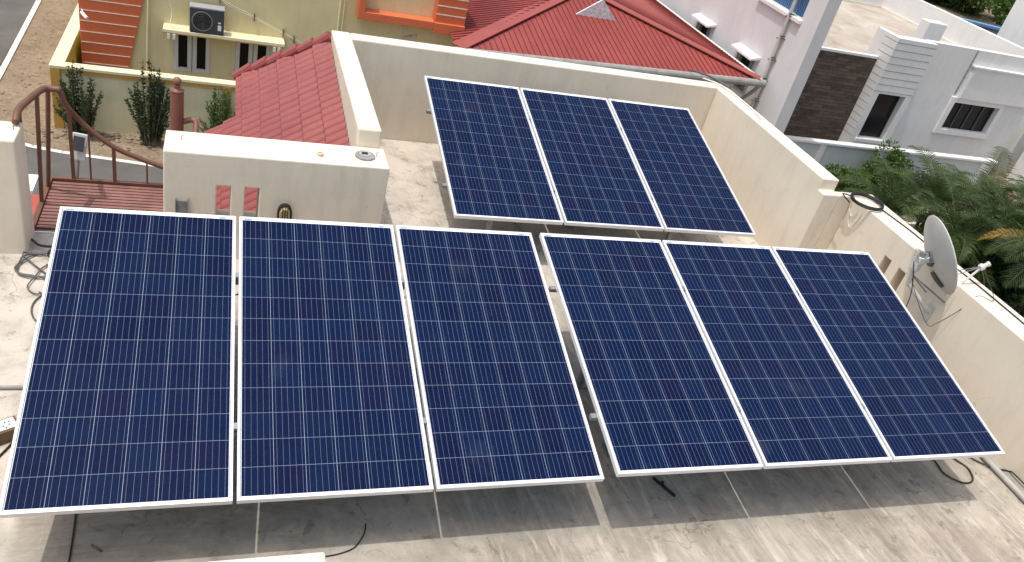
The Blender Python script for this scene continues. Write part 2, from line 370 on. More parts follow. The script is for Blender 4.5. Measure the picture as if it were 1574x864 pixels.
# ------------------------------------------------------------------ setting: ground and roads
G = -5.5
g = MB(); g.add([(-300,-300,G),(300,-300,G),(300,300,G),(-300,300,G)], [(0,1,2,3)])
tag(g.build('ground', M['earth']), kind='structure')
r = MB(); r.add([(-11,-60,G+.02),(-4.3,-60,G+.02),(-4.3,14.9,G+.02),(-4.55,90,G+.02),(-11,90,G+.02)], [(0,1,2,3,4)])
tag(r.build('road', M['asphalt']), kind='structure')
edge = [(-4.28,15.75),(-3.6,15.35),(-2.9,15.02),(-2.3,14.86),(-1.3,14.70),(-.28,14.53),(1.5,14.25),(6,13.6),(12,13.0)]
r = MB(); low = [(12,8.5),(-4.28,8.5)]
pl = [(x,y,G+.024) for x,y in edge+low]; r.add(pl, [tuple(range(len(pl)))[::-1]])
tag(r.build('side_road', M['asphalt']), kind='structure')
r = MB()
for pts, wd in ((edge, .12), ([(-4.18,15.9),(-4.2,18.7),(-4.32,24.6),(-4.6,60)], .13)):
    for (a,b) in zip(pts, pts[1:]):
        d = Vector((b[0]-a[0], b[1]-a[1])).normalized(); n = Vector((-d.y, d.x))*wd/2
        e = .01
        r.add([(a[0]+n.x,a[1]+n.y,G+.03),(a[0]-n.x,a[1]-n.y,G+.03),(b[0]-n.x+d.x*e,b[1]-n.y+d.y*e,G+.03),(b[0]+n.x+d.x*e,b[1]+n.y+d.y*e,G+.03)], [(0,1,2,3)])
tag(r.build('road_marking', M['roadpaint'], weld=False), kind='structure')
r = MB(); r.box(18.5, 23.4, 9.0, 14.6, G-.05, G+.03)
tag(r.build('paved_yard', M['asphalt']), kind='structure')
r = MB(); r.box(20.6, 22.6, 14.35, 14.5, G+.031, G+.06); tag(r.build('kerb_strip', M['roadpaint']), kind='structure')

# ------------------------------------------------------------------ our house: terrace with parapets
f = MB(); f.prism([(-3.2,-3.5),(6.74,-3.5),(6.74,2.93),(6.39,2.93),(6.39,5.265),(2.09,5.265),(2.09,3.05),(-3.2,3.05)], -.15, 0)
tag(f.build('terrace_floor', M['floor']), kind='structure')
H = empty('house', (2, 0, G), 'cream house whose roof terrace carries the nine solar panels', 'house')
b = MB(); b.box(-3.2, 6.74, -8, 2.75, G, -.155); b.box(2.0, 6.6, 2.752, 5.3, G, -.155); b.build('lower_wall', M['cream'], H)
b = MB(); b.box(2.095, 6.585, 5.27, 5.46, -.15, 1.05)
b.build('back_parapet', M['cream'], H, bevel=.012)
b = MB(); b.box(1.905, 2.093, 3.15, 5.46, -.15, 1.052); b.build('left_parapet', M['cream'], H, bevel=.014)
b = MB(); yz = [(2.93,-.15),(5.268,-.15),(5.268,1.05),(3.03,1.05),(3.03,.932),(2.93,.932)]
b.add([(6.39,y,z) for y,z in yz]+[(6.588,y,z) for y,z in yz], [tuple(range(6)),tuple(range(6,12))]+[(i,(i+1)%6,6+(i+1)%6,6+i) for i in range(6)]); b.build('right_parapet', M['cream'], H, bevel=.012)
b = MB(); b.wall(-3.5, 2.93, -.15, .93, 6.752, 7.06, [(2.16,2.255,.42,.69),(1.955,2.05,.42,.69)], 'x')
b.add([(6.589,2.932,-.15),(7.06,2.932,-.15),(7.06,3.028,-.15),(6.589,3.028,-.15),(6.589,2.932,.93),(7.06,2.932,.93),(7.06,3.028,.93),(6.589,3.028,.93)], [(0,1,2,3),(4,5,6,7),(0,1,5,4),(1,2,6,5),(2,3,7,6),(3,0,4,7)])
tag(b.build('slotted_parapet', M['cream'], H, bevel=.008), 'cream right parapet with two brown-backed slots, lower than the rest')
b = MB(); b.box(6.90, 6.93, 1.9, 2.3, .40, .71); b.build('slot_backing', simple('brown_slot_paint', (.60,.34,.22), .7, .1), H)
b = MB(); b.wall(.505, 2.125, -.16, .90, 2.80, 3.145, [(.868,.968,.25,.647),(1.068,1.172,.25,.647)], 'y')
tag(b.build('gate_wall', M['cream'], H, bevel=.010), 'short cream wall with two upright slots showing roof tiles')
b = MB(); b.box(-3.2, -.40, 2.76, 3.06, -.16, .90); b.build('side_wall', M['cream'], H, bevel=.012)
b = MB(); b.prism([(-3.2,-.664),(-3.2,-.96),(1.04,-.96),(1.04,-3.4),(1.336,-3.4),(1.336,-.664)], .002, .90); b.build('stair_room_stand_in', M['cream'], H, bevel=.01)  # low stand-in for the stair room, shaped to let in sky light
# cement fillet along foot of right parapet
b = MB(); n = 12
b.add([(6.751,-3.4,.002),(6.751,2.92,.002),(6.66,2.92,.002),(6.66,-3.4,.002),(6.751,-3.4,.03),(6.751,2.92,.03)], [(0,1,2,3),(3,2,5,4),(0,3,4),(1,5,2),(0,4,5,1)])
b.build('cement_fillet', M['floor'], H)
# tiled porch roof, real barrel relief
t = MB(); x_hi, sl_ = 1.90, -.6
def tiles(x0, x1, y0, y1, skew=0):
    pitch, course = .114, .165; ny = int((y1-y0+.3*bool(skew))/pitch*12); nx = int((x1-x0)/course*6)
    n0 = len(t.v); ys = [y0+(y1-y0)*j/ny for j in range(ny+1)]
    xs = []
    x = x1
    k = 0
    while x > x0+.001:
        xs += [(x, .022, 0), (x-.002, 0.0, 1)] if k else [(x, 0.0, 1)]
        for q in (.33, .66, .995): xs.append((x-course*q, .022*q, 1))
        x -= course; k += 1
    xs = [q for q in xs if q[0] >= x0-.02]
    for (x, dz, _) in xs:
        crs = int((x_hi-x)/course)
        for y in ys:
            y_ = y0+(y-y0)*(1+skew*(x_hi-x)/(y1-y0)); ph = ((y_-y0)/pitch) % 1; rib = .050*max(0, math.sin(ph*math.pi))**.6
            t.v.append((x, y_, .93 + (x-x_hi)*.75 + .1*(y_-5.41) + dz + rib + .003*math.sin(crs*12.9+int((y-y0)/pitch)*7.7)))
    m_ = len(ys)
    for i in range(len(xs)-1):
        for j in range(ny): a = n0+i*m_+j; t.f.append((a, a+1, a+1+m_, a+m_))
tiles(1.03, 1.895, 4.905, 5.40, .345); tiles(.66, 1.895, 3.157, 4.90)
tr = t.build('tiled_roof', M['tile'], H, smooth=False, weld=False); tag(tr, 'pinkish red clay tile roof sloping down beside the left parapet')
cap = MB()
for i in range(6):
    a = 1.90-.145*i; yy = lambda q: 5.43+(1.9-q)*.345
    zz = lambda q: .965+(q-1.9)*.715
    cap.tube([(a,yy(a),zz(a)+.03),(a-.165,yy(a-.165),zz(a-.165)-.0)], [.058,.048], 10)
cap.build('ridge_tile', M['tile'], tr, weld=False)
fa = MB(); fa.box(1.045,1.07,4.93,5.66,.10,.24); fa.build('eave_board', M['tile'], tr)
un = MB(); un.box(1.12, 1.9, 3.16, 5.38, G, -.2); un.build('porch_wall', M['cream'], H)

# ------------------------------------------------------------------ spiral stair landing
S = empty('stair_landing', (.1, 3.45, -.1), 'red-brown slatted steel landing with curved handrail at the left of the terrace', 'landing')
s_ = MB()
for i in range(15):
    y = 3.115+.049*i; s_.box(-.40+.0*i, .62, y, y+.035, -.012, .012)
s_.build('slat', M['slat'], S, bevel=.003)
s_ = MB(); s_.box(-.44,-.405,3.07,3.86,-.04,.03); s_.box(-.404,.62,3.845,3.88,-.04,.035); s_.box(-.404,.62,3.065,3.085,-.04,.006); s_.build('edge_frame', M['brownpaint'], S)
s_ = MB(); s_.box(-.404,.2,3.052,3.064,-.04,.010); s_.build('white_trim', M['white'], S)
hr = bez([(-.43,2.98,.93),(-.43,3.10,.97),(-.395,3.30,.97),(-.36,3.46,.965),(-.33,3.55,.95),(-.24,3.56,.945)], 6)
s_ = MB(); s_.tube(hr, .024, 10); hr2 = bez([(-.245,3.555,.93),(-.245,3.72,.76),(-.215,3.84,.63),(-.12,3.87,.50),(.06,3.865,.355),(.25,3.86,.27),(.43,3.85,.21),(.7,3.83,.12)], 8)
s_.tube(hr2, .021, 10); s_.build('handrail', M['brownpaint'], S, smooth=True)
for (x,y,zt) in ((-.43,3.10,.96),(-.425,3.48,.955),(-.42,3.73,.955),(-.25,3.865,.66),(-.12,3.865,.49),(.06,3.865,.34),(.31,3.865,.23)):
    s_ = MB()
    if y < 3.8: zt = .96; tx = -.43+ (y-3.1)*.17 if y > 3.2 else -.43; ty = 3.1+(y-3.1)*.72
    else: tx, ty = x, y
    wd = .026 if abs(x+.12) > .01 and abs(x-.31) > .01 else .013
    s_.bar((x,y,-.03),(tx,ty,zt),wd,wd); s_.build('post', M['brownpaint'], S)
s_ = MB(); s_.tube([(-.43,3.15,.44),(-.43,3.20,.0)],.01,6)
P_ = empty('stair_pole', (.54, 3.95, G), 'thick brown steel pole with a round ball finial beside the tiled roof', 'pole')
s_ = MB(); s_.tube([(.54,3.95,G),(.54,3.95,.865)], .052, 20); s_.build('shaft', M['brownpole'], P_, smooth=False)
s_ = MB(); s_.lathe((.54,3.95,.865), [(.055,0),(.055,.012),(.03,.02),(.024,.03),(.024,.04),(.03,.048),(.022,.055)], 18); s_.lathe((.54,3.95,.952), [(.004,-.034),(.018,-.030),(.030,-.017),(.035,0),(.030,.017),(.018,.030),(.004,.035)], 18); s_.build('finial', M['brownpole'], P_, smooth=True)
s_ = MB(); s_.tube(bez([(.59,3.95,.60),(.66,3.95,.62),(.69,3.90,.58),(.66,3.6,.30),(.62,3.35,.05)],5), .024, 10); s_.build('stub_rail', M['brownpole'], P_, smooth=True)

# ------------------------------------------------------------------ solar panels
W, L = .992, 1.956
ARR = [((0,0,.45677), 0.0, .24869), ((3.06743,-.03650,.53259), -.005458, .21762), ((2.74814,2.87381,.47935), -.005494, .24217)]
def make_panel():
    p = empty('solar_panel', (0,0,0), '', 'solar panel', 'blue solar panels mounted on the roof terrace', local=True)
    fw, dp = .014, .036
    f = MB()
    f.box(0,W,0,fw,-dp,0); f.box(0,W,L-fw,L,-dp,0); f.box(0,fw,fw+.0002,L-fw-.0002,-dp,-.0003); f.box(W-fw,W,fw+.0002,L-fw-.0002,-dp,-.0003)
    pass
    f.build('frame', M['alu'], p, bevel=.0012)
    l = MB(); l.box(fw+.0005,W-fw-.0005,fw+.0005,L-fw-.0005,-.009,-.0045); l.build('cell_sheet', M['cells'], p)
    for a in (0,1):
        s = MB(); s.box(*((fw+.0006,fw+.0032) if a == 0 else (W-fw-.0032,W-fw-.0006)), fw+.001, L-fw-.001, -.0044, -.0030)
        s.build('edge_seal', M['darkgap'], p)
    for xa, xb in ((.03,.075),(W-.10,W-.06)):
        lab = MB(); lab.box(xa,xb,L-fw-.010,L-fw-.004,-.0044,-.0042); lab.build('serial_label', M['blue'], p)
    jb = MB(); jb.box(W/2-.06,W/2+.06,L-.25,L-.14,-.03,-.010); jb.build('junction_box', M['black'], p)
    return p
def copy_tree(o, parent=None):
    c = o.copy(); COL.objects.link(c); c.parent = parent
    for ch in list(o.children): copy_tree(ch, c)
    return c
proto = make_panel(); first = True
rown = ['front left row', 'front right row', 'rear row']
posn = ['left-hand', 'middle', 'right-hand']
extra = [['near the cables', 'with neighbours both sides', 'beside the gap'],
         ['beside the gap', 'with neighbours both sides', 'nearest the dish'],
         ['beside bare floor', 'with neighbours both sides', 'nearest the tall parapet']]
for a, (o3, yaw, tilt) in enumerate(ARR):
    for i in range(3):
        p = proto if first else copy_tree(proto); first = False
        u = i*(W+.02); p.location = (o3[0]+u*math.cos(yaw), o3[1]+u*math.sin(yaw), o3[2]); p.rotation_euler = (tilt, 0, yaw)
        p['label'] = '%s blue panel of the %s, %s' % (posn[i], rown[a], extra[a][i])
def make_stand(k, o3, yaw, tilt):
    s = empty('panel_stand', o3, ['galvanised steel stand under the front left panels', 'galvanised steel stand under the front right panels with a foot plate showing in the gap', 'galvanised steel stand under the rear panels with two legs showing below them'][k], 'stand', 'steel stands under the panels', local=True)
    s.rotation_euler = (0,0,yaw)
    ct, st = math.cos(tilt), math.sin(tilt); off = -.036
    P = lambda u,v,d: (u, v*ct - d*st, v*st + d*ct)
    LL = 3*W+.04; z0 = -o3[2]
    for v in (.42, 1.46):
        b = MB(); e0, e1 = ((.01 if k == 0 else -.035), LL+.0)
        b.bar(P(e0,v,off-.021), P(e1,v,off-.021), .032, .032, (0,-st,ct)); b.build('rail', M['galv'], s)
    for u in (.40, 2.23):
        b = MB(); b.bar(P(u,.12,off-.062), P(u,1.72,off-.062), .04, .04, (0,-st,ct)); b.build('rafter', M['galv'], s)
        for v in ((.19 if k == 2 else .66), 1.36):
            q = P(u,v,off-.085); b = MB(); b.box(u-.02,u+.02,q[1]-.02,q[1]+.02,z0+.008,q[2]+.0)
            lg = b.build('leg', M['galv'], s)
            b = MB(); b.box(u-.065,u+.065,q[1]-.065,q[1]+.065,z0+.001,z0+.0075)
            for sx in (-1,1):
                for sy in (-1,1): b.lathe((u+sx*.045,q[1]+sy*.045,z0+.0075), [(.009,0),(.009,.008),(.005,.0085),(.005,.02)], 6)
            fp = b.build('foot_plate', M['galv'], s)
    for v in (.42, 1.46):
        for u in (W+.01, 2*W+.03):
            b = MB(); b.bar(P(u,v-.018,-.008), P(u,v+.018,-.008), .0185, .020, (0,-st,ct)); b.build('clamp', M['galv'], s)
    return s
for k, (o3, yaw, tilt) in enumerate(ARR): make_stand(k, o3, yaw, tilt)

# ------------------------------------------------------------------ small things on the terrace
def cable(name, pts, r, m, label, cat='cable', n=8, grp=None):
    b = MB(); b.tube(bez(pts, n), r, 6); return tag(b.build(name, m, smooth=True), label, cat, grp)
random.seed(3)
def coil(cx, cy, cz, rx, ry, turns, wob, ph=0):
    pts = []
    N = int(turns*14)
    for i in range(N):
        a = ph+2*math.pi*i/14; k = 1+wob*math.sin(i*1.7+ph)
        pts.append((cx+rx*k*math.cos(a)+wob*.1*math.sin(i*.37), cy+ry*k*math.sin(a), cz+.004*i/14+.006*abs(math.sin(i*.9))))
    return pts
cable('cable', coil(-.24,2.60,.012,.20,.16,2.2,.10,2.0)+[(-.05,2.3,.01),(.2,2.1,.01)], .0065, M['greywire'], 'loose grey cable loops spread on the floor left of the panels', n=3)
cable('cable', coil(-.12,2.72,.03,.12,.18,3.2,.16,.5)+[(.1,2.6,.01),(.4,2.4,.01)], .0065, M['black'], 'tangled black cable heap in the opening to the slatted landing', n=3)
cable('cable', coil(-.16,2.42,.010,.15,.19,1.8,.13,4.0)+[(.05,2.3,.01),(.3,2.3,.01)], .005, M['greywire'], 'thin grey cable coil half hidden by the top corner of the left panel', n=3)
cable('cable', [(.235,.42,.008),(.238,.33,.008),(.245,.15,.008),(.25,-.2,.008)], .0045, M['black'], 'straight dark strip in the shadow at the bottom left')
cable('cable', [(-.40,2.93,.02),(-.30,2.80,.05),(-.10,2.86,.03),(.1,2.95,.02),(.3,2.88,.01)], .009, M['black'], 'thick dark cable lying across the foot of the landing opening')
cable('cable', [(-.05,2.25,.01),(-.18,2.30,.01),(-.26,2.17,.008),(-.23,2.0,.008),(-.1,1.88,.01),(.1,1.85,.01)], .006, M['greywire'], 'single grey cable loop poking out from under the leftmost panel')
cable('cable', [(-.1,.98,.01),(-.22,.72,.008),(-.30,.60,.008),(-.5,.50,.008)], .006, M['black'], 'thin black cable at the left edge just below the socket board')
cable('cable', [(6.12,.50,.02),(6.14,.34,.012),(6.125,.23,.012),(6.22,.135,.012),(6.34,.15,.012),(6.40,.26,.012),(6.36,.36,.012),(6.30,.48,.012)], .0065, M['black'], 'black cable loop on the floor under the right corner of the panels')
cable('cable', [(6.40,.50,.03),(6.56,.33,.012),(6.66,.23,.03),(6.74,.195,.035),(6.735,.10,.06),(6.738,-.4,.05)], .006, M['black'], 'thin black cable crossing the floor pipe to the right parapet')
cable('cable', [(1.72,.16,.006),(1.700,.09,.006),(1.64,.01,.006),(1.56,-.022,.006),(1.47,-.035,.006)], .004, M['black'], 'short curved black cable end in the shade below the front left row')
b = MB(); b.tube([(6.645,-3.3,.028),(6.645,2.9,.028)], .024, 12); tag(b.build('floor_pipe', M['grey_pvc'], smooth=True), 'grey pipe lying along the foot of the right parapet', 'pipe')
b = MB(); b.tube([(-2.2,1.36,.014),(.4,1.315,.014)], .012, 10); tag(b.build('floor_pipe', M['grey_pvc'], smooth=True), 'thin grey conduit lying on the floor at the left edge', 'pipe')
b = MB(); b.bar((3.66,.36,.012),(3.745,.205,.012),.016,.014); b.bar((3.715,.325,.013),(3.698,.285,.013),.012,.012); b.lathe((3.745,.205,.012),[(.011,-.006),(.011,.006)],8)
tag(b.build('forked_rod', M['black']), 'short black forked rod lying in the shadow before the front right row', 'rod')
b = MB(); b.bar((.335,.155,.006),(.385,.11,.006),.010,.008); tag(b.build('twig', M['bark']), 'small brown twig in the shadow under the front left panel', 'twig')
sb = empty('socket_board', (-.22,.93,0), 'brown wooden box with white socket plate at the left edge of the floor', 'socket board', local=True); sb.rotation_euler = (0,0,R_(29))
b = MB(); b.box(-.19,.10,-.062,.045,.001,.085); b.build('box_body', M['box_wood'], sb, bevel=.003)
b = MB(); b.box(-.18,.088,-.048,.033,.085,.091); pl_ = b.build('socket_plate', M['white'], sb, bevel=.002)
b = MB()
for cx in (-.13,-.045,.04):
    for dx, dy in ((-.015,-.012),(.015,-.012),(0,.014),(-.006,-.03),(.02,.012)): b.lathe((cx+dx,-.006+dy,.0905),[(.0052,0),(.0052,.0012)],8)
b.build('socket_hole', M['black'], pl_)
for k,(xa,xb,y_,z_,lab) in enumerate(((.2,2.9,1.44,.74,'sagging black cable tied under the front left panels'),(3.2,6.0,1.38,.77,'sagging black cable tied under the front right panels'),(2.9,5.6,4.26,.72,'sagging black cable tied under the rear panels'))):
    pts = []
    for q in range(13): pts.append((xa+(xb-xa)*q/12, y_+.03*math.sin(q*1.3), z_-.05-(.05 if q % 2 else 0)))
    cable('cable', pts, .004, M['black'], lab, n=3)
# on the gate wall
tl = empty('round_cover', (1.952,2.972,.90), 'round grey cover plate with dark centre on top of the slotted short wall', 'cover plate')
b = MB(); b.lathe((1.952,2.972,.902), [(.078,0),(.078,.012),(.070,.018),(.040,.020)], 32); b.build('disc', M['stone'], tl)
b = MB(); b.lathe((1.952,2.972,.9225), [(.046,0),(.046,.004)], 28); b.build('inner_ring', simple('ring_grey', (.42,.42,.41), .5, .1), tl)
b = MB(); b.box(1.925,1.972,2.958,2.99,.9266,.932); b.build('dark_slot', M['black'], tl)
b = MB(); b.lathe((1.604,2.93,.901), [(.026,0),(.026,.018),(.021,.022),(.015,.022),(.013,.012)], 20); tag(b.build('pipe_cap', simple('yellowed_plastic', (.62,.52,.34), .5, .15, 20), smooth=False), 'small yellowish cap on top of the slotted short wall', 'cap')
bl = empty('bulkhead_light', (1.366,2.80,.44), 'oval bulkhead lamp with black cage on the short wall', 'wall lamp')
def oval(rx, rz, n=24, cx=1.366, cz=.44): return [(cx+rx*math.copysign(abs(math.cos(a))**.8, math.cos(a)), cz+rz*math.copysign(abs(math.sin(a))**.8, math.sin(a))) for a in [2*math.pi*k/n for k in range(n)]]
def ovalprism(mb, rx, rz, y0, y1, s1=1.0):
    A = oval(rx, rz); B = oval(rx*s1, rz*s1); n = len(A)
    mb.add([(x,y0,z) for x,z in A]+[(x,y1,z) for x,z in B], [tuple(range(n)), tuple(range(n,2*n))[::-1]]+[(i,(i+1)%n,n+(i+1)%n,n+i) for i in range(n)])
b = MB(); ovalprism(b,.055,.095,2.799,2.775); b.build('lamp_base', M['black'], bl)
b = MB(); ovalprism(b,.043,.082,2.7745,2.745,.82); b.build('lens', M['frost'], bl, smooth=False)
b = MB()
A = oval(.050,.09)
b.tube([(x,2.768,z) for x,z in A]+[(A[0][0],2.768,A[0][1])], .006, 6)
for dx in (-.018,0,.018): b.tube([(1.366+dx,2.765,.355),(1.366+dx,2.738,.38),(1.366+dx,2.738,.50),(1.366+dx,2.765,.525)], .0035, 6)
b.build('cage', M['black'], bl)
b = MB(); b.box(.588,.592,2.765,2.799,.05,.525); b.box(.668,.672,2.765,2.799,.05,.525); b.box(.5925,.6675,2.795,2.799,.05,.50)
tag(b.build('steel_channel', M['galv']), 'upright galvanised U channel fixed to the short wall above the left panel', 'channel')
for (x,y,z,lab) in ((-.435,2.93,.90,'tiny bent wire stub on top of the left wall end'),(.62,2.99,.90,'tiny bent wire stub at the left end of the short wall top'),(2.045,2.99,.90,'thin wire stub beside the round cover plate')):
    b = MB(); b.tube([(x,y,z-.002),(x,y,z+.035),(x+.012,y,z+.040)], .0028, 5); tag(b.build('wire_stub', M['greywire']), lab, 'wire')
# coil on right parapet and its cable
cp = []
for i in range(50):
    a = 2*math.pi*i/14; k = 1+.035*math.sin(i*.8); cp.append((6.80+.155*k*math.cos(a), 2.80+.155*k*math.sin(a), .945+.009*(i/14)))
cp += [(6.66,2.86,.97),(6.62,2.95,.95),(6.60,2.80,.937)]
b = MB(); b.tube(bez(cp,2), .0075, 6); tag(b.build('cable_coil', M['black'], smooth=True), 'black cable coil resting on the corner of the right parapet', 'cable')
cable('cable', [(6.92,2.70,.938),(6.96,2.3,.937),(6.955,1.9,.937),(6.97,1.4,.937),(6.96,.9,.937),(6.95,.2,.937),(6.96,-.8,.937)], .006, M['black'], 'thin black cable running along the top of the right parapet')
for k,(dx,dz) in enumerate(((.0,.16),(.05,.26))):
    cable('cable', [(6.68,2.80-dx,.955),(6.738,2.775-dx,.86),(6.742,2.84-dx,.93-dz),(6.742,2.91-dx*.3,.92-dz*.5),(6.725,2.90,.945)], .0035, M['pvc'], ['short pale wire loop hanging under the black coil','longer pale wire loop hanging under the black coil'][k])
cable('cable', [(6.30,5.50,1.07),(6.46,5.38,1.065),(6.52,5.1,1.06),(6.53,4.7,1.06),(6.48,4.4,1.06)], .008, M['pvc'], 'white cable draped over the rear corner of the tall parapet')
cable('cable', [(6.36,5.9,1.02),(6.42,5.62,1.075),(6.50,5.47,1.075),(6.585,5.3,1.06)], .013, M['greywire'], 'thick dark cable reaching the rear corner from the gutter')
# ------------------------------------------------------------------ satellite dish
C = Vector((6.643,1.667,1.078)); n_ = Vector((.835,-.272,.480)).normalized(); la = Vector((.214,-.643,-.736)); la = (la-n_*la.dot(n_)).normalized(); mm = n_.cross(la).normalized(); Rd = .34
D = empty('satellite_dish', (6.75,1.54,.57), 'grey satellite dish on a bracket fixed to the right parapet', 'satellite dish')
b = MB(); prof = [(.001,-.075),(.08,-.071),(.16,-.058),(.24,-.037),(.30,-.016),(Rd,0),(Rd+.006,.004),(Rd+.004,.010),(Rd-.004,.006),(.29,-.010),(.20,-.043),(.10,-.062),(.001,-.068)]
b.lathe(C, prof, 48, n_); b.build('reflector', M['dish'], D, smooth=True)
Bk = C - n_*.075
b = MB(); b.bar(Bk-n_*.001-la*.05, Bk-n_*.001+la*.05, .11, .02, n_); b.bar(Bk-n_*.012+mm*.03, Bk-n_*.11+mm*.03, .006,.09, la); b.bar(Bk-n_*.012-mm*.03, Bk-n_*.11-mm*.03, .006,.09, la)
Pt = Bk - n_*.085 - Vector((0,0,.0))
b.tube([Pt+Vector((0,0,.07)), Pt-Vector((0,0,.10))], .026, 14); b.build('mount_bracket', M['galv'], D)
foot = Vector((6.748, 1.545, .575))
b = MB(); b.tube([Pt-Vector((0,0,.08)), Pt-Vector((-.015,.01,.24)), foot+Vector((-.05,0,.03)), foot], .021, 12); b.bar(foot+Vector((-.004,0,.07)),foot+Vector((-.004,0,-.09)),.07,.006,(1,0,0)); b.build('wall_arm', M['dish'], D)
b = MB(); b.bar(Pt-Vector((0,0,.15)), foot+Vector((-.005,-.09,.16)),.012,.012); b.bar(Pt-Vector((0,0,.15)), foot+Vector((-.005,.12,.12)),.012,.012); b.build('brace', M['galv'], D)
ln = C + n_*.315 + la*.165; rimB = C+la*Rd
b = MB(); b.tube([rimB-n_*.02, ln-(ln-rimB).normalized()*.02], .0095, 8); b.build('feed_arm', M['dish'], D)
for sg in (-1,1):
    b = MB(); b.tube([C+mm*sg*Rd*.86+la*Rd*.5, ln], .004, 6); b.build('support_rod', M['galv'], D)
b = MB(); b.lathe(ln, [(.026,-.03),(.030,-.025),(.030,0),(.022,.004),(.018,.02),(.018,.035),(.022,.037),(.022,.055)], 18, (n_*1.0-la*.25)); b.build('feed_horn', M['dish'], D)
def back_strip(quad):  # black strips on the dish back that paint in a cast shadow
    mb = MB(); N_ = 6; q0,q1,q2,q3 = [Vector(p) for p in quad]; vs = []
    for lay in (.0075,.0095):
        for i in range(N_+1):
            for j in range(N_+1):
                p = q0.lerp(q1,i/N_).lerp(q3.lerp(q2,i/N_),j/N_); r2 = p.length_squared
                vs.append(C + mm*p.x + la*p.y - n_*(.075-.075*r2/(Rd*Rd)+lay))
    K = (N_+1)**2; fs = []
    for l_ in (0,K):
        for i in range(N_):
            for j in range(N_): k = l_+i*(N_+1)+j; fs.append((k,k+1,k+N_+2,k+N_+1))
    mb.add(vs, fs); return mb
back_strip([(.10,-.05),(-.065,.055),(.01,.085),(.20,.07)]).build('shadow_strip', M['black'], D)
back_strip([(.20,.15),(.02,.125),(-.05,.262),(.05,.28)]).build('shadow_strip', M['black'], D)
b = MB(); b.bar(Pt-Vector((0,0,.11)), Pt+Vector((0,0,.03)), .075, .06); b.bar(Pt+Vector((0,0,-.03)), Bk-n_*.0, .07, .05); b.build('mount_box', M['dish'], D, bevel=.008)
cable('cable', [tuple(Pt-Vector((.02,0,.02))), tuple(Pt-Vector((-.02,.03,.20))), (6.60,1.40,.56),(6.66,1.35,.60),(6.75,1.30,.78),(6.80,1.27,.945),(6.93,1.22,.945),tuple(ln+la*.02)], .0028, M['black'], 'black feed cable hanging from the satellite dish over the parapet')
cable('cable', [tuple(Pt-Vector((.05,0,.02))), (6.50,1.60,.72),(6.42,1.50,.5),(6.3,1.4,.35)], .0045, M['black'], 'black cable running from the dish bracket down behind the panels')

# ------------------------------------------------------------------ yellow house
Yh = empty('yellow_house', (2, 20, G), 'yellow house with orange trim beyond the compound wall', 'house')
FY = 18.0
b = MB(); b.wall(-2.28, 6.80, G, -.9, FY, FY+.25, [(-.24,.60,-4.60,-3.52),(1.19,2.03,-4.62,-3.58)], 'y'); b.box(-2.28,-2.03,FY+.252,27,G,-.9); b.box(6.55,6.80,FY+.252,27,G,-.9); b.box(-2.03+.002,6.548,FY+.252,27,-1.1,-.9)
b.build('wall', M['yellow'], Yh)
b = MB(); b.add([(-2.27,17.985,-5.2),(-1.36,17.985,-5.2),(-.70,17.985,-2.0),(-.45,17.985,-.92),(-2.27,17.985,-.92),(-2.27,17.94,-5.2),(-1.36,17.94,-5.2),(-.70,17.94,-2.0),(-.45,17.94,-.92),(-2.27,17.94,-.92)],
    [(0,1,2,3,4),(5,6,7,8,9),(0,1,6,5),(1,2,7,6),(2,3,8,7),(3,4,9,8),(4,0,5,9)])
op = b.build('orange_panel', M['orange'], Yh)
b = MB()
for k in range(14):
    z = -4.62+.255*k; xr = -1.36+(z+5.2)/3.2*.66
    b.box(-2.26, xr-.02, 17.928, 17.939, z-.008, z+.008)
b.build('groove_line', M['pvc'], op)
b = MB(); b.tube([(-.98,17.955,-4.9),(-.60,17.955,-2.9),(-.40,17.955,-1.0)] if False else [(-.85,17.95,-4.95),(-.75,17.95,-1.0)], .022, 8); b.build('down_pipe', M['coping'], Yh)
b = MB(); b.tube([(3.62,17.95,-4.9),(3.62,17.95,-1.0)], .028, 8); b.tube([(3.72,17.95,-4.9),(3.72,17.95,-1.0)], .018, 8); b.build('down_pipe', M['pale_yellow'], Yh)
for (x0,x1,z0,z1) in ((-.24,.60,-4.60,-3.52),(1.19,2.03,-4.62,-3.58)):
    f = MB(); m_ = (x0+x1)/2; y0,y1 = FY-.015, FY+.06
    fr = .10
    for (a,c_) in ((x0+.004,m_-.008),(m_+.008,x1-.004)):
        f.box(a,a+fr,y0,y1,z0+.004,z1-.004); f.box(c_-fr,c_,y0,y1,z0+.004,z1-.004); f.box(a+fr,c_-fr,y0+.002,y1,z0+.004,z0+fr); f.box(a+fr,c_-fr,y0+.002,y1,z1-fr,z1-.004)
    wf = f.build('window', simple('shutter_grey', (.62,.60,.57), .5, .05), Yh, bevel=.004)
    p = MB(); p.box(x0+.02,x1-.02,FY+.062,FY+.07,z0+.02,z1-.02); p.build('pane', M['darkglass'], wf)
b = MB(); b.box(-.46,2.33,17.55,FY-.002,-3.50,-3.42); b.build('window_shade', M['coping'], Yh, bevel=.01)
b = MB(); b.box(-.455,2.325,17.56,17.99,-3.52,-3.502); b.build('shade_underside', M['ochre'], Yh)
for (x,) in ((-.33,),(-.21,),(2.09,),(2.20,)):
    b = MB(); b.box(x-.03,x+.03,17.53,17.62,-3.64,-3.522); b.build('junction_box', M['white'], Yh)
b = MB(); b.box(4.03,4.20,17.62,17.99,-2.56,-.95); b.box(4.2002,5.99,17.62,17.99,-2.56,-2.36); b.box(5.992,6.80,17.58,17.99,-2.62,-2.36)
b.build('orange_band', M['orange'], Yh, bevel=.01)
b = MB(); b.box(5.995,6.79,17.66,17.99,-2.358,-.95); o2 = b.build('orange_panel', M['orange'], Yh)
b = MB()
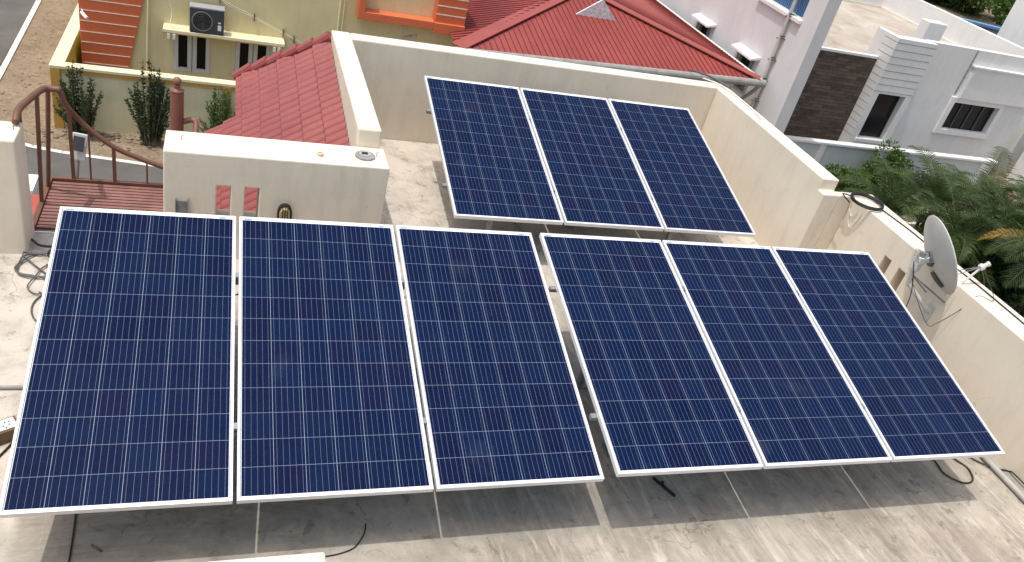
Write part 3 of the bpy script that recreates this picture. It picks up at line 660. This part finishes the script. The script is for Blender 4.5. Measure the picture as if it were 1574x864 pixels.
for k in range(6): b.box(6.0,6.785,17.648,17.659,-2.15+.22*k-.012,-2.15+.22*k+.012)
b.build('groove_line', M['pvc'], o2)
# wires across facade
for k in range(2):
    cable('cable', [(.70,17.93,-2.60-.0*k),(1.0,17.93,-2.73-.05*k),(1.593,17.93,-2.96-.04*k),(2.1,17.93,-3.18-.03*k),(2.57,17.93,-3.37-.03*k),(3.05,17.93,-3.60-.03*k),(3.6,17.93,-3.95)], .007, M['pvc'], 'twin pale cables slanting across the yellow facade', grp='twin cables on the yellow facade')
cl = MB()
for k,(x,z) in enumerate(((.788,-2.66),(1.593,-2.98),(2.30,-3.27),(2.57,-3.40))):
    b = MB(); b.box(x-.012,x+.012,17.90,17.995,z-.09,z+.09); tag(b.build('cable_clip', M['bark']), ['topmost dark clip holding the slanting cables','second dark clip down the slanting cables','third dark clip down the slanting cables','lowest dark clip near the tiled roof ridge'][k], 'clip', 'clips on the slanting cables')
ac = empty('air_conditioner', (.52,17.70,-3.42), 'charcoal outdoor air conditioner unit standing on the yellow window shade', 'air conditioner')
b = MB(); b.box(.13,.90,17.56,17.86,-3.40,-2.83); b.build('casing', M['charcoal'], ac, bevel=.015)
b = MB(); b.box(.125,.905,17.555,17.865,-2.829,-2.79); b.build('top_cover', simple('grey_cover', (.36,.37,.39), .5, .05), ac, bevel=.008)
b = MB(); b.lathe((.41,17.556,-3.12), [(.235,0),(.235,.012),(.215,.014),(.212,.002)], 36, (0,-1,0)); gr = b.build('fan_ring', simple('ring_metal', (.22,.23,.24), .4, .1), ac)
b = MB(); b.lathe((.41,17.553,-3.12), [(.211,0),(.211,.003)], 36, (0,-1,0)); b.build('fan_dark', M['black'], ac)
b = MB()
for r0 in (.05,.09,.13,.17): b.tube([(.41+r0*math.cos(a),17.545,-3.12+r0*math.sin(a)) for a in [2*math.pi*k/24 for k in range(25)]], .004, 4)
for k in range(8): a = math.pi*k/8*2; b.bar((.41,17.546,-3.12),(.41+.21*math.cos(a),17.546,-3.12+.21*math.sin(a)),.006,.004,(0,1,0))
b.build('grille', M['charcoal'], ac)
b = MB(); b.box(.76,.84,17.550,17.558,-3.30,-3.17); b.box(.77,.83,17.550,17.558,-3.13,-3.10); b.build('sticker', M['white'], ac)
b = MB(); b.box(.15,.22,17.58,17.84,-3.4195,-3.401); b.box(.80,.87,17.58,17.84,-3.4195,-3.401); b.build('foot', M['black'], ac)
cable('cable', [(.12,17.62,-3.28),(-.05,17.66,-3.38),(-.20,17.62,-3.40),(-.30,17.70,-3.33),(-.28,17.9,-3.1),(-.36,17.95,-2.6),(-.40,17.96,-1.6)], .007, M['pvc'], 'pale thin cable rising from the air conditioner up the facade')
cc = empty('security_camera', (-2.13,17.9,-3.4), 'small white camera sticking out from the orange slatted panel', 'security camera')
b = MB(); b.tube([(-2.2,17.93,-3.34),(-2.16,17.75,-3.36)], .015, 8); b.build('bracket', M['pvc'], cc)
b = MB(); b.tube([(-2.19,17.74,-3.34),(-2.06,17.60,-3.42)], .04, 12); b.build('camera_body', M['white'], cc)
fl = empty('floodlight', (5.45,17.95,-2.8), 'small grey floodlight on a bent arm under the orange band', 'lamp')
b = MB(); b.tube([(5.33,17.99,-2.98),(5.33,17.90,-2.93),(5.38,17.75,-2.85)], .012, 6); b.build('arm', M['galv'], fl)
b = MB(); b.bar((5.36,17.74,-2.86),(5.58,17.66,-2.78),.12,.04); b.build('lamp_head', M['galv'], fl, bevel=.008)
# compound wall of the yellow house
cw = empty('compound_wall', (0,16.1,G), 'low pale yellow compound wall with cream coping round the yellow house', 'wall')
b = MB(); b.box(-2.60,6.4,16.10,16.28,G,-4.082); b.build('wall_face', M['pale_yellow'], cw)
b = MB(); b.box(-2.60,-2.40,16.282,30,G,-4.082); b.build('side_wall', M['bright_yellow'], cw)
b = MB(); b.prism([(-2.64,16.06),(6.45,16.06),(6.45,16.32),(-2.36,16.32),(-2.36,30),(-2.64,30)], -4.08, -4.01); b.build('coping', M['coping'], cw, bevel=.01)
for x in (-2.53, 1.0, 3.6):
    b = MB(); b.box(x-.09,x+.10,16.055,16.098,G,-4.083); b.build('pilaster', M['ochre'], cw)
b = MB(); b.box(-2.43,6.4,16.075,16.098,-4.17,-4.083); b.build('band', M['ochre'], cw)

# ------------------------------------------------------------------ red metal roof house
Rh = empty('red_roof_house', (11, 22, G), 'house under a red metal hip roof behind the terrace parapet', 'house')
A, B, P, Q = Vector((6.40,16.50,-2.56)), Vector((15.85,17.15,-2.50)), Vector((10.9,20.35,-1.52)), Vector((10.9,30,-1.45))
A2, B2 = Vector((6.60,34,-2.56)), Vector((15.75,34,-2.50))
b = MB(); b.add([A,B,P],[(0,1,2)]); b.add([A,P,Q,A2],[(0,1,2,3)]); b.add([B,B2,Q,P],[(0,1,2,3)])
b.add([(A2.x,34,-2.56),(Q.x,30,-1.45),(B2.x,34,-2.5)],[(0,1,2)])
rf = b.build('roof', M['sheet'], Rh, weld=False)
rb = MB()
def ribs(E0, E1, tops, sp=.172):     # ribs from an eave line up to a polyline of tops (plan-wise), direction = uphill
    e = (E1-E0); Ln = e.length; e.normalize()
    nrm = (E1-E0).cross(tops[0]-E0).normalized(); nrm = nrm if nrm.z > 0 else -nrm
    up = nrm.cross(e).normalized(); up = up if up.z > 0 else -up
    k = sp/2
    poly = [E0]+tops+[E1]
    while k < Ln:
        s0 = E0+e*k; best = None
        for p,q in zip(poly, poly[1:]):
            ue0,ue1 = (p-E0).dot(e),(q-E0).dot(e)
            if (ue0-k)*(ue1-k) <= 0 and abs(ue1-ue0) > 1e-6:
                tt = (k-ue0)/(ue1-ue0); h = (p+(q-p)*tt-E0).dot(up)
                if best is None or h > best: best = h
        if best and best > .08:
            rb.bar(s0+nrm*.012, s0+up*(best-.03)+nrm*.012, .022, .022, nrm)
        k += sp
RIBM = simple('rib_red', (.215,.036,.031), .6, .15, 2)
for args in ((A, B, [P]), (A2, A, [Q, P]), (B, B2, [P, Q])):
    rb = MB(); ribs(*args); rb.build('roof_rib', RIBM, rf, weld=False)
b = MB()
for p,q in ((A,P),(B,P),(P,Q)):
    up = Vector((0,0,.03)); b.bar(p+up, q+up, .42, .03)
b.build('ridge_cap', simple('cap_red', (.32,.072,.062), .6, .08, 1), rf, weld=False)
# gablet
gy = 18.86
b = MB(); b.add([(10.30,gy,-1.93),(11.62,gy+.05,-1.95),(11.02,gy+.02,-1.40),(10.30,gy+.06,-1.93),(11.62,gy+.11,-1.95),(11.02,gy+.08,-1.40)], [(0,1,2),(3,4,5),(0,1,4,3),(1,2,5,4),(2,0,3,5)])
gb = b.build('gablet', simple('gablet_plaster', (.72,.69,.69), .8, .3, 14), rf)
b = MB(); b.bar((10.30,gy-.01,-1.93),(11.02,gy-.01,-1.39),.08,.08); b.bar((11.62,gy+.01,-1.95),(11.02,gy-.01,-1.39),.08,.08); b.lathe((11.02,gy,-1.40),[(.02,0),(.035,.04),(.02,.10),(.006,.18)],8); b.build('gablet_trim', simple('pale_trim', (.5,.48,.47), .7, .15, 20), gb)
b = MB()
for k in range(11):
    a = R_(20+14*k); r0 = .20 if k % 2 else .22
    cx, cz = 10.98-r0*1.6*math.cos(a), -1.90+r0*math.sin(a)
    b.bar((cx,gy-.006,cz-.022),(cx+.012,gy-.006,cz+.022),.020,.006,(0,1,0))
b.build('gablet_opening', M['black'], gb)
b = MB(); b.add([(10.1,gy+.12,-1.90),(11.02,gy+.10,-1.33),(11.02,20.6,-1.31),(10.1,20.6,-1.90)],[(0,1,2,3)]); b.add([(11.82,gy+.16,-1.92),(11.02,gy+.10,-1.33),(11.02,20.6,-1.31),(11.82,20.6,-1.92)],[(0,1,2,3)])
gr_ = b.build('gablet_roof', M['sheet'], gb, weld=False); sm = gr_.modifiers.new('solid','SOLIDIFY'); sm.thickness = .03
b = MB(); b.tube([A+Vector((-.1,-.10,-.07)), B+Vector((.12,-.10,-.07))], .11, 12); b.build('gutter', M['gutter'], Rh)
b = MB(); b.bar(B+Vector((.04,-.0,-.0)), B2+Vector((.04,0,0)), .10, .05); b.build('verge_trim', M['pvc'], Rh)
b = MB(); b.tube([B+Vector((.0,-.1,-.1)),B+Vector((-.05,.0,-.35)),B+Vector((-.25,.15,-.7)),B+Vector((-.25,.15,-3))], .06, 10); b.build('down_pipe', M['gutter'], Rh)
b = MB(); b.box(6.95,15.35,17.6,33,G,-2.75); b.build('wall', M['white_wall'], Rh)

# ------------------------------------------------------------------ tall lilac-white house
Lh = empty('lilac_house', (16.5, 20, G), 'tall pale lilac house wall with hooded windows right of the red roof', 'house')
wins = [(21.30,22.25,-3.35,-2.28),(18.35,19.37,-3.4,-2.30)]
b = MB(); b.wall(16.25, 40, G, 2.6, 16.30, 16.72, wins+[(17.02,19.2,-.60,.9)], 'x'); b.build('wall', M['lilac'], Lh)
for (y0,y1,z0,z1) in wins:
    f = MB(); f.wall(y0+.003,y1-.003,z0+.003,z1-.003,16.42,16.50,[(y0+.38,y1-.06,z0+.06,z1-.06)],'x'); wf = f.build('window', simple('grey_jamb', (.30,.31,.33), .6, .1), Lh)
    p = MB(); p.box(16.505,16.52,y0+.02,y1-.02,z0+.02,z1-.02); p.build('pane', M['darkglass'], wf)
    h = MB(); h.add([(16.298,y0-.25,z1+.17),(16.298,y1+.08,z1+.17),(15.98,y1+.02,z1+.08),(15.98,y0-.20,z1+.08),(16.298,y0-.25,z1+.09),(16.298,y1+.08,z1+.09),(15.98,y1+.02,z1+.02),(15.98,y0-.20,z1+.02)], [(0,1,2,3),(4,5,6,7),(0,1,5,4),(1,2,6,5),(2,3,7,6),(3,0,4,7)])
    h.build('window_hood', M['white'], Lh)
b = MB(); b.box(16.50,16.53,17.03,19.19,-.59,.89); b.build('blue_shutter', M['blue'], Lh)
b = MB()
for k in range(22): b.box(16.49,16.499,17.06+.095*k,17.085+.095*k,-.58,.88)
b.build('shutter_rib', simple('pale_blue', (.10,.22,.42), .4, .1), Lh)
b = MB(); b.box(16.20,16.45,16.95,19.3,-.72,-.61); b.build('sill', M['white'], Lh, bevel=.01)
b = MB(); b.tube([(16.21,17.50,-5.3),(16.21,17.50,2.0)], .055, 12); pp = b.build('drain_pipe', simple('pale_pipe', (.55,.53,.51), .6, .06), Lh)
b = MB()
for z in (-3.2,-2.55,-1.9,-1.25,-.6,0): b.box(16.14,16.298,17.42,17.45,z,z+.03); b.box(16.14,16.298,17.55,17.58,z-.10,z-.07); b.box(16.14,16.298,17.36,17.42,z-.05,z-.03)
b.build('pipe_clamp', M['greywire'], pp)

# ------------------------------------------------------------------ white house with brown stone cladding
Wh = empty('white_house', (23, 19, G), 'white flat-roofed house with dark stone cladding and framed window', 'house')
b = MB(); b.box(16.74,21.36,18.998,19.2,G,-1.85); b.build('stone_cladding', M['clad'], Wh)
b = MB(); b.box(16.74,21.36,18.99,19.16,-1.848,-1.76); b.build('roof_edge', M['white'], Wh, bevel=.01)
b = MB(); b.box(16.74,28.67,19.21,27.99,-2.05,-1.90); b.build('flat_roof', M['roofcement'], Wh)
b = MB(); b.wall(21.37,23.04,G,-.96,18.5,18.75,[(21.63,22.80,-4.45,-2.82)],'y'); b.box(21.37,21.62,18.752,19.6,G,-.96); b.box(21.622,23.04,18.752,18.95,-2.6,-.962)
pr_ = b.build('pier', M['white_wall'], Wh)
b = MB()
for k in range(15):
    z = -1.10-.235*k
    b.box(21.375, 23.03, 18.4965, 18.4985, z-.011, z+.011) if z > -2.75 else None
    b.box(21.3665, 21.3685, 18.51, 19.18, z-.009, z+.009)
b.build('groove_line', simple('grey_groove', (.30,.30,.31), .8, .1), pr_)
b = MB(); b.box(21.65,22.78,18.72,18.74,-4.43,-2.84); b.build('pane', M['darkglass'], pr_)
b = MB(); b.box(21.55,22.9,18.44,18.72,-4.56,-4.452); b.build('sill', M['white'], pr_)
b = MB(); b.wall(23.05,28.95,G,-.98,18.9,19.15,[(25.36,27.52,-3.86,-2.85)],'y'); b.build('front_wall', M['white_wall'], Wh)
b = MB(); b.wall(25.13,27.72,-4.05,-2.66,18.80,18.898,[(25.35,27.53,-3.86,-2.85)],'y'); wf = b.build('window', M['white'], Wh, bevel=.01)
b = MB(); b.box(25.37,27.51,18.99,19.01,-3.85,-2.86); b.build('pane', M['darkglass'], wf)
b = MB()
for x in (25.9,26.43,26.97): b.box(x-.03,x+.03,18.95,18.988,-3.85,-2.86)
b.build('mullion', M['charcoal'], wf)
b = MB(); b.box(25.35,28.94,18.72,18.898,-2.655,-1.55); b.box(25.30,28.96,18.68,18.897,-1.548,-1.49); b.build('upper_block', M['white_wall'], Wh)
b = MB(); b.box(25.20,25.26,18.885,18.899,-2.6,-.99); b.build('dark_streak', simple('grey_streak', (.28,.28,.29), .9, .4, 14), Wh)  # narrow dark grey strip down the front wall
b = MB(); b.box(28.68,28.95,19.16,28.2,-1.9,-.95); b.box(16.74,28.678,28.0,28.2,-1.9,-1.0); b.build('roof_parapet', M['white_wall'], Wh)
b = MB(); b.box(16.74,28.66,27.95,27.998,-1.898,-1.82); b.box(28.61,28.678,19.2,27.94,-1.898,-1.82); b.build('parapet_skirting', M['pvc'], Wh)
b = MB(); b.box(23.55,24.35,19.8,20.25,-1.898,-.55); b.build('roof_stub', M['white_wall'], Wh, bevel=.02)
b = MB(); b.box(16.78,17.9,21.5,22.0,-1.898,-1.1); b.box(18.2,19.8,23.0,24.2,-1.898,-1.2); b.build('roof_ledge', M['white_wall'], Wh, bevel=.02)
b = MB(); b.tube([(18.9,19.6,-1.9),(18.9,19.6,1.8)], .03, 8); b.build('mast', simple('mast_grey', (.33,.28,.26), .5, .1), Wh)
b = MB(); b.box(16.80,28.9,19.22,27.9,G,-2.06); b.build('house_body', M['white_wall'], Wh)
c2 = empty('compound_wall', (21,17,G), 'pale grey panelled compound wall with white coping before the white house', 'wall')
b = MB(); b.box(16.9,26.5,17.0,17.15,G,-4.22); b.build('wall_face', wallpaint('pale_grey_paint', (.62,.65,.65), .05, .35), c2)
b = MB(); b.box(16.85,26.55,16.93,17.2,-4.218,-4.14); b.build('coping', M['white'], c2, bevel=.01)
for x in (19.0,21.35,23.7,26.0):
    b = MB(); b.box(x-.11,x+.11,16.94,16.998,G,-4.222); b.build('pilaster', M['white_wall'], c2)
b = MB(); b.box(30.0,36,19.3,22.72,G,2.5); tag(b.build('tower_house', M['white_wall']), 'plain white house block at the top right edge beyond the flat roof', 'house')
b = MB(); b.box(29.6,40,15.5,18.6,G,-3.3); tag(b.build('outhouse', M['white_wall'], bevel=.02), 'low white outhouse at the right edge above the palms', 'outbuilding')
bs = empty('blue_shed', (50,41,G), 'dark blue sheet shed beyond the white flat roof', 'shed')
b = MB(); b.box(44,56,39.5,43,G,-4.3); b.build('shed_body', simple('navy_sheet', (.02,.03,.06), .6, .2, 1), bs)
b = MB(); b.bar((43.5,42.5,-4.1),(56,39.3,-4.1),.5,.10); b.build('shed_roof', simple('pale_blue_sheet', (.16,.34,.52), .5, .1), bs)

# ------------------------------------------------------------------ street lamp, awning
sl_o = empty('street_lamp', (-1.10,9.0,G), 'street lamp with flat grey solar head beyond the landing railing', 'street lamp')
b = MB(); b.tube([(-1.10,9.0,G),(-1.09,9.0,-2.9),(-1.04,9.0,-2.5)], [.045,.03,.022], 12); b.build('pole', M['galv'], sl_o)
b = MB(); b.bar((-1.055,9.0,-2.52),(-1.005,9.10,-2.14),.20,.05,(0,-1,.2)); hd = b.build('lamp_head', simple('lamp_grey', (.55,.56,.56), .5, .05), sl_o, bevel=.012)
b = MB(); b.bar((-1.038,8.985,-2.36),(-1.008,9.05,-2.16),.15,.006,(0,-1,.2))
v_ = Vector((0,-1,.2)).normalized()*.030; b.v = [tuple(Vector(q)+v_) for q in b.v]; b.build('solar_cell', M['charcoal'], hd)
aw = MB(); aw.prism([(-3.4,7.2),(-1.35,7.2),(-1.35,8.75),(-3.4,8.75)], -3.06, -3.0)
tag(aw.build('awning', simple('red_awning', (.42,.09,.06), .6, .1)), 'red awning roof seen low behind the left railing posts', 'awning')
aw = MB(); aw.prism([(-3.4,8.76),(-1.62,8.76),(-1.62,9.25),(-3.4,9.25)], -3.06, -2.95)
tag(aw.build('wall_ledge', M['white']), 'white ledge behind the red awning at the left railing', 'ledge')

# ------------------------------------------------------------------ plants
def leafq(mb, p, d, ln, wd, up):
    d = d.normalized(); x = d.cross(up)
    if x.length < 1e-3: x = Vector((1,0,0))
    x.normalize(); m_ = p + d*ln*.5 + up*ln*.06
    mb.add([p, m_ + x*wd/2, p + d*ln, m_ - x*wd/2], [(0,1,2,3)])
def rv(): return Vector((random.gauss(0,1),random.gauss(0,1),random.gauss(0,1))).normalized()
def spiky_bush(x, y, h, n, spread, label, seed, leaf='leaf'):
    random.seed(seed)
    t = empty('spiky_shrub', (x,y,G), label, 'shrub', 'shrubs along the yellow compound wall')
    st, lf = MB(), MB()
    for i in range(n):
        a = random.uniform(0,2*math.pi); rr = spread*random.uniform(.15,1); hh = h*(1-.62*(rr/spread)**1.0)*random.uniform(.8,1.05)
        bx, by = x+.15*math.cos(a), y+.12*math.sin(a); tx, ty = x+rr*math.cos(a), y+rr*.55*math.sin(a)
        pts = [Vector((bx,by,G)), Vector(((bx*2+tx)/3,(by*2+ty)/3,G+hh*.45)), Vector((tx,ty,G+hh))]
        path = bez(pts, 10); st.tube(path, [.014*(1-k/len(path))+.004 for k in range(len(path))], 5)
        for k in range(int(hh*75)):
            f_ = random.uniform(.12,1.0); q = path[min(len(path)-1,int(f_*(len(path)-1)))] + rv()*.012
            d = rv(); d.z = abs(d.z)*.9+.15
            leafq(lf, q, d, random.uniform(.06,.11), random.uniform(.022,.036), rv())
    st.build('stem', M['bark'], t, weld=False); lf.build('foliage', M[leaf], t, weld=False)
spiky_bush(-2.02, 15.72, 2.05, 34, .66, 'dark spindly shrub at the left end of the yellow compound wall', 11)
spiky_bush(-.60, 15.62, 2.45, 42, .62, 'tallest dark spindly shrub in the middle of the yellow compound wall', 12)
spiky_bush(.90, 15.75, 1.75, 46, .70, 'bushier green shrub beside the tiled roof eave', 13, 'leaf2')
random.seed(5)
def cluster(name, label, cat, c, rad, n, lsz, mat_, trunk=None, group=None, blobs=9, seed=1):
    random.seed(seed); t = empty(name, (c[0],c[1],G), label, cat, group)
    lf = MB(); C_ = Vector(c); bl = []
    for i in range(blobs):
        d = rv(); bl.append((C_+Vector((d.x*rad[0],d.y*rad[1],d.z*rad[2]))*random.uniform(.3,.8), random.uniform(.30,.55)))
    for i in range(n):
        q, k = random.choice(bl); d = rv(); rr = random.uniform(.55,1.08)
        p = q + Vector((d.x*rad[0]*k,d.y*rad[1]*k,d.z*rad[2]*k))*rr
        leafq(lf, p, (d+rv()*.8), lsz*random.uniform(.7,1.4), lsz*.5, rv())
    lf.build('crown', mat_, t, weld=False)
    tk = MB(); r0 = trunk or .05
    tk.tube([(c[0],c[1],G),(c[0]+.05,c[1],(G+c[2])/2),(c[0],c[1],c[2])], [r0,r0*.8,r0*.4], 8)
    for i in range(5):
        q = bl[i][0]; tk.tube([(c[0],c[1],(G+c[2])/2+.1*i),tuple(q)], [r0*.45,r0*.15], 6)
    tk.build('trunk', M['bark'], t, weld=False)
    return t
cluster('leafy_shrub', 'bright green leafy shrub just beyond the step in the right parapet', 'shrub', (19.5,15.9,-5.0), (1.0,.7,.45), 4200, .11, M['leaf2'], .03, 'shrubs along the grey compound wall', 10, 21)
cluster('leafy_shrub', 'taller feathery green shrub against the grey compound wall', 'shrub', (21.2,16.2,-4.7), (.75,.6,.95), 5200, .10, M['leaf2'], .03, 'shrubs along the grey compound wall', 12, 22)
cluster('leafy_shrub', 'low olive shrub between the feathery shrub and the palms', 'shrub', (22.8,16.2,-5.0), (.8,.5,.5), 2600, .10, M['leaf'], .03, 'shrubs along the grey compound wall', 8, 23)
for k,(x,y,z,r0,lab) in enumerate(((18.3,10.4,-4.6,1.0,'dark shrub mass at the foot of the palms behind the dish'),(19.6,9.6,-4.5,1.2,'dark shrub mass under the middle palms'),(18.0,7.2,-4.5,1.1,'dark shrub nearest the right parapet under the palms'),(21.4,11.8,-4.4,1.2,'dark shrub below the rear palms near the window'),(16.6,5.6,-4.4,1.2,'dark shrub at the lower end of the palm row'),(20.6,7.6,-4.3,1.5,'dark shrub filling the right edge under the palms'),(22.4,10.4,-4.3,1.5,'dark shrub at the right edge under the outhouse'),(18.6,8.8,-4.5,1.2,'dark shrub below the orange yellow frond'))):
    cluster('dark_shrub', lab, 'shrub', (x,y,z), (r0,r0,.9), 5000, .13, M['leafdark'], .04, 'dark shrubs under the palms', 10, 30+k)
def palm(x, y, h, nf, fl, label, seed, dry=0):
    random.seed(seed); t = empty('areca_palm', (x,y,G), label, 'palm', 'palms beyond the right parapet')
    tk, lf, drs = MB(), MB(), [MB() for _ in range(dry)]; tops = []
    for i in range(4):
        a = random.uniform(0,6.28); r0 = .15; tx = x+random.uniform(-.35,.35); ty = y+random.uniform(-.35,.35); tz = G+h*random.uniform(.78,1.0)
        pth = bez([(x+r0*math.cos(a),y+r0*math.sin(a),G),((x+tx)/2,(y+ty)/2,G+h*.5),(tx,ty,tz)], 6); tk.tube(pth, .045, 8); tops.append(Vector((tx,ty,tz)))
    for i in range(nf):
        T = random.choice(tops); a = 2.4*i+random.uniform(-.3,.3); el = random.uniform(.30,1.25); Lf = fl*random.uniform(.75,1.1)
        d = Vector((math.cos(a)*math.cos(el), math.sin(a)*math.cos(el), math.sin(el))); pts = [T.copy()]; p = T.copy(); seg = 16
        side0 = d.cross(Vector((0,0,1))).normalized(); droop = random.uniform(.11,.17)
        for k in range(seg): p = p + d*(Lf/seg); d = (d + Vector((0,0,-droop*(.5+k/seg)))).normalized(); pts.append(p.copy())
        tk.tube(pts, [.016*(1-k/(seg+2))+.003 for k in range(seg+1)], 5)
        tgt = drs[i] if i < dry else lf
        M_ = 40
        for k in range(4, M_):
            f_ = k/M_*seg; j = min(seg-1,int(f_)); q = pts[j].lerp(pts[j+1], f_-j); dd = (pts[j+1]-pts[j]).normalized()
            sd = dd.cross(Vector((0,0,1))).normalized(); nn = sd.cross(dd)
            ll = .60*random.uniform(.85,1.1)*math.sin(math.pi*min(1,(k/M_)*.86+.12))*random.uniform(.85,1.1)
            for sg in (-1,1):
                v = (sd*sg*.85 + dd*.55 + nn*.28).normalized()
                m1 = q + v*ll*.5; e_ = q + v*ll + Vector((0,0,-ll*.28)); wv_ = dd*.0155
                tgt.add([q-wv_*.6, q+wv_*.6, m1+wv_, e_, m1-wv_], [(0,1,2,4),(4,2,3)])
    tk.build('trunk', M['palmstem'], t, weld=False); lf.build('crown', M['palm'], t, weld=False)
    for dr in drs: tag(dr.build('dead_frond', M['palmdry'], t, weld=False), 'yellowing frond')
palm(19.0,12.2,1.9,20,2.1,'palm whose arching frond crosses the grey compound wall',41)
palm(21.3,12.6,2.0,24,2.0,'tall palm standing below the framed window of the white house',42)
palm(22.8,11.6,2.0,24,1.9,'palm at the right edge under the low white outhouse',43)
palm(18.2,10.2,2.0,22,2.1,'palm directly behind the satellite dish',44)
palm(19.9,10.6,2.3,24,2.2,'dense palm in the middle of the palm row',45)
palm(18.4,7.9,2.9,24,2.0,'palm with one orange yellow frond right of the dish',46,2)
palm(20.9,8.9,2.9,24,2.1,'dark palm at the right edge level with the orange yellow frond',48)
palm(17.2,11.9,1.9,18,1.9,'shortest palm whose fronds droop over the bare brown yard',49)
palm(19.6,6.6,2.8,22,2.0,'dark palm low at the right edge of the photo',50)
palm(16.9,5.6,2.6,22,2.0,'lowest palm in front at the right edge of the photo',47)
for k,(x,y,z,rr,lab) in enumerate(((56,54,-3.8,4.0,'leftmost round tree beyond the flat roof at the top'),(60,52,-3.6,4.2,'broad green tree above the blue shed'),(64,50,-3.4,4.0,'dark tree next to the plain white house block'),(60,62,-3.2,5.5,'tree further back at the very top of the photo'),(70,58,-2.4,4,'far tree partly hidden by the plain white block'),(57,46,-3.9,1.8,'small dark tree beside the blue shed'))):
    cluster('round_tree', lab, 'tree', (x,y,z), (rr,rr,rr*.62), 7000, .34, M['leaf2'] if k % 2 else M['leaf'], .22, 'trees beyond the flat roof', 12, 60+k)
# rubble at the foot of the compound wall
random.seed(9); rs = MB()
for i in range(420):
    x = random.uniform(-3.0,6.2); y = 16.0-abs(random.gauss(0,.33)); s0 = random.uniform(.02,.085)
    if random.random() < .25: x = random.uniform(-4.0,-2.7); y = random.uniform(15.6,24); s0 *= .45
    bm = bmesh.new(); bmesh.ops.create_icosphere(bm, subdivisions=1, radius=s0)
    vs = [(x+v.co.x*random.uniform(.7,1.5), y+v.co.y*random.uniform(.7,1.3), G+.01+v.co.z*random.uniform(.4,.9)) for v in bm.verts]; fs = [tuple(v.index for v in f.verts) for f in bm.faces]; bm.free(); rs.add(vs, fs)
tag(rs.build('rubble', M['rubble'], weld=False), 'loose stones and rubble along the foot of the yellow compound wall', 'rubble', kind='stuff')

for o in bpy.data.objects:
    if '_local' in o: del o['_local']
